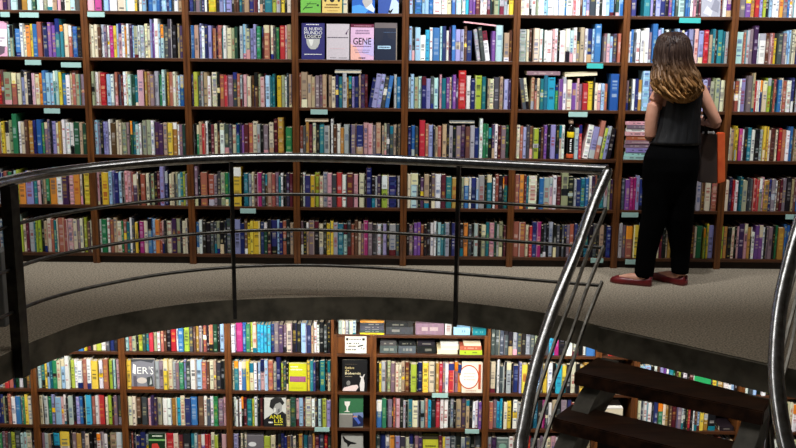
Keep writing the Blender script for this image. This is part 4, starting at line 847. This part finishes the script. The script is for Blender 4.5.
for s_ in range(150):
    a = R(random.uniform(172, 372)); ph = random.uniform(0, 6.3); amp = random.uniform(.012, .036); end = random.uniform(.66, 1.05)
    P = []; rs = []
    for k in range(15):
        t = k / 14 * end * (len(HR) - 2); i = min(int(t), len(HR) - 2); f = min(1, t - i)
        x, y, z, rx, ry = [HR[i][q] * (1 - f) + HR[i+1][q] * f for q in range(5)]
        w = max(0, (1.53 - z)) * 5
        aa = a + .17 * math.sin(k * 1.05 + ph) * min(1.5, w); g = 1.03 + amp * 7 * math.sin(k * 1.1 + ph) * min(1, w)
        P.append(Vector((x + rx * g * math.cos(aa), y + ry * g * math.sin(aa), z - .012 * random.random()))); rs.append(.0095 if 1 < k < 12 else .003)
    n0_ = len(bm.faces); add_tube(bm, smooth_path(P, 2), [rs[min(14, q // 2)] for q in range(29)], 5)
    bm.faces.ensure_lookup_table(); tone = random.uniform(-.07, .10)
    for f_ in bm.faces[n0_:]:
        c = tuple(max(.02, v + tone) for v in hair_col(f_.calc_center_median().z)); f_[lay_c] = (*lin(c), 1)
bm_obj('hair_locks', bm, M['hair'], wo, True)
bm = bmesh.new(); add_tube(bm, [(1.99 + .026 * math.cos(t), 6.40 + .01 * math.sin(t), 1.093 + .03 * math.sin(t)) for t in [k * math.pi / 8 for k in range(17)]], .0035, 6); bm_obj('bracelet', bm, M['silver'], wo, True)

# ------------------------------------------------------------------ bag hanging at her side
bx0, bx1 = 1.99, 2.105; by0, by1 = 6.33, 6.44; bz0, bz1 = .685, 1.005
bag = empty('shoulder_bag', (2.03, 6.38, bz0), 'dark brown bag with orange side panel hanging at the woman\'s hip', 'bag')
def slab8(name, bot, top, mat):
    bm = bmesh.new(); vb = [bm.verts.new(p) for p in bot]; vt = [bm.verts.new(p) for p in top]
    bm.faces.new(vb[::-1]); bm.faces.new(vt)
    for k in range(4): bm.faces.new((vb[k], vb[(k+1) % 4], vt[(k+1) % 4], vt[k]))
    bmesh.ops.bevel(bm, geom=bm.edges[:], offset=.005, segments=2, affect='EDGES'); return bm_obj(name, bm, mat, bag)
slab8('bag_body', [(bx0,by0,bz0),(bx1,by0-.01,bz0-.005),(bx1+.02,by1,bz0),(bx0,by1,bz0)], [(bx0+.005,by0+.02,bz1),(bx1-.02,by0+.01,bz1),(bx1-.0,by1-.01,bz1),(bx0+.005,by1-.01,bz1)], M['bag'])
slab8('gusset', [(bx1+.002,by0-.012,bz0-.008),(bx1+.070,by0+.045,bz0),(bx1+.078,by1,bz0),(bx1+.022,by1,bz0)], [(bx1-.018,by0+.008,bz1+.004),(bx1+.046,by0+.05,bz1+.008),(bx1+.048,by1-.01,bz1+.005),(bx1+.002,by1-.01,bz1+.004)], M['orange'])
for dy in (0, .05):
    bm = bmesh.new(); add_sweep(bm, smooth_path([(2.02,by0+.03+dy,bz1-.03),(2.00,by0+.0+dy*.5,1.12),(1.955,6.285+dy*.2,1.27),(1.915,6.26+dy*.3,1.352),(1.90,6.33,1.30),(1.96,6.40,1.10),(2.0,6.42,bz1-.02)], 6), [(-.010,-.0025),(.010,-.0025),(.010,.0025),(-.010,.0025)]); bm_obj('strap', bm, M['strap'], bag)
bm = bmesh.new(); add_box(bm, bx0 + .012, bx1 - .03, by0 + .035, by0 + .05, bz0 + .05, bz1 + .013); tag(bm_obj('magazine', bm, M['white']), 'white edged magazine sticking out of the woman\'s brown bag', 'magazine')

# ------------------------------------------------------------------ light
def spot(name, loc, target, power, size, blend=.6, col=(1, .97, .93), rad=.06):
    l = bpy.data.lights.new(name, 'SPOT'); l.energy = power; l.spot_size = R(size); l.spot_blend = blend; l.color = col; l.shadow_soft_size = rad
    o = bpy.data.objects.new(name, l); COL.objects.link(o); o.location = loc
    o.rotation_euler = (Vector(target) - Vector(loc)).to_track_quat('-Z', 'Y').to_euler(); return o
def area(name, loc, target, power, sx, sy, col=(1, .97, .93)):
    l = bpy.data.lights.new(name, 'AREA'); l.shape = 'RECTANGLE'; l.size = sx; l.size_y = sy; l.energy = power; l.color = col
    o = bpy.data.objects.new(name, l); COL.objects.link(o); o.location = loc
    o.rotation_euler = (Vector(target) - Vector(loc)).to_track_quat('-Z', 'Y').to_euler(); return o
for x, p in ((-2.9, 150), (-1.75, 120), (-.5, 75), (.95, 210), (2.0, 125), (3.1, 105)):
    spot('ceiling_spot', (x, 5.55, 2.84), (x, YW, 1.75), p, 100, .9, (.95, .975, 1.0))
area('ceiling_fill', (-.1, 5.0, 2.85), (-.1, 5.0, 0), 30, 4.6, .5, (1, .965, .91))  # added fill light, also gives the steel rails something to reflect
for x, p in ((-2.6, 14), (-1.3, 17), (.1, 17), (1.2, 13), (2.6, 17)):
    area('lower_ceiling_lamp', (x, 6.1, -.17), (x, YW, -1.1), p * 1.1, 1.1, .10, (1, .98, .94))
for x in (-2.2, .0, 2.0): spot('lower_ceiling_spot', (x, .9, -.22), (x * .8, YW, -1.1), 48, 46, .8, (1, .98, .95))
w = bpy.data.worlds.new('world'); sc.world = w; w.use_nodes = True
w.node_tree.nodes['Background'].inputs['Color'].default_value = (.9, .95, 1, 1); w.node_tree.nodes['Background'].inputs['Strength'].default_value = .04
sc.view_settings.view_transform = 'Standard'; sc.view_settings.look = 'None'; sc.view_settings.gamma = 1; sc.view_settings.exposure = 0.0
sc.view_settings.use_curve_mapping = False
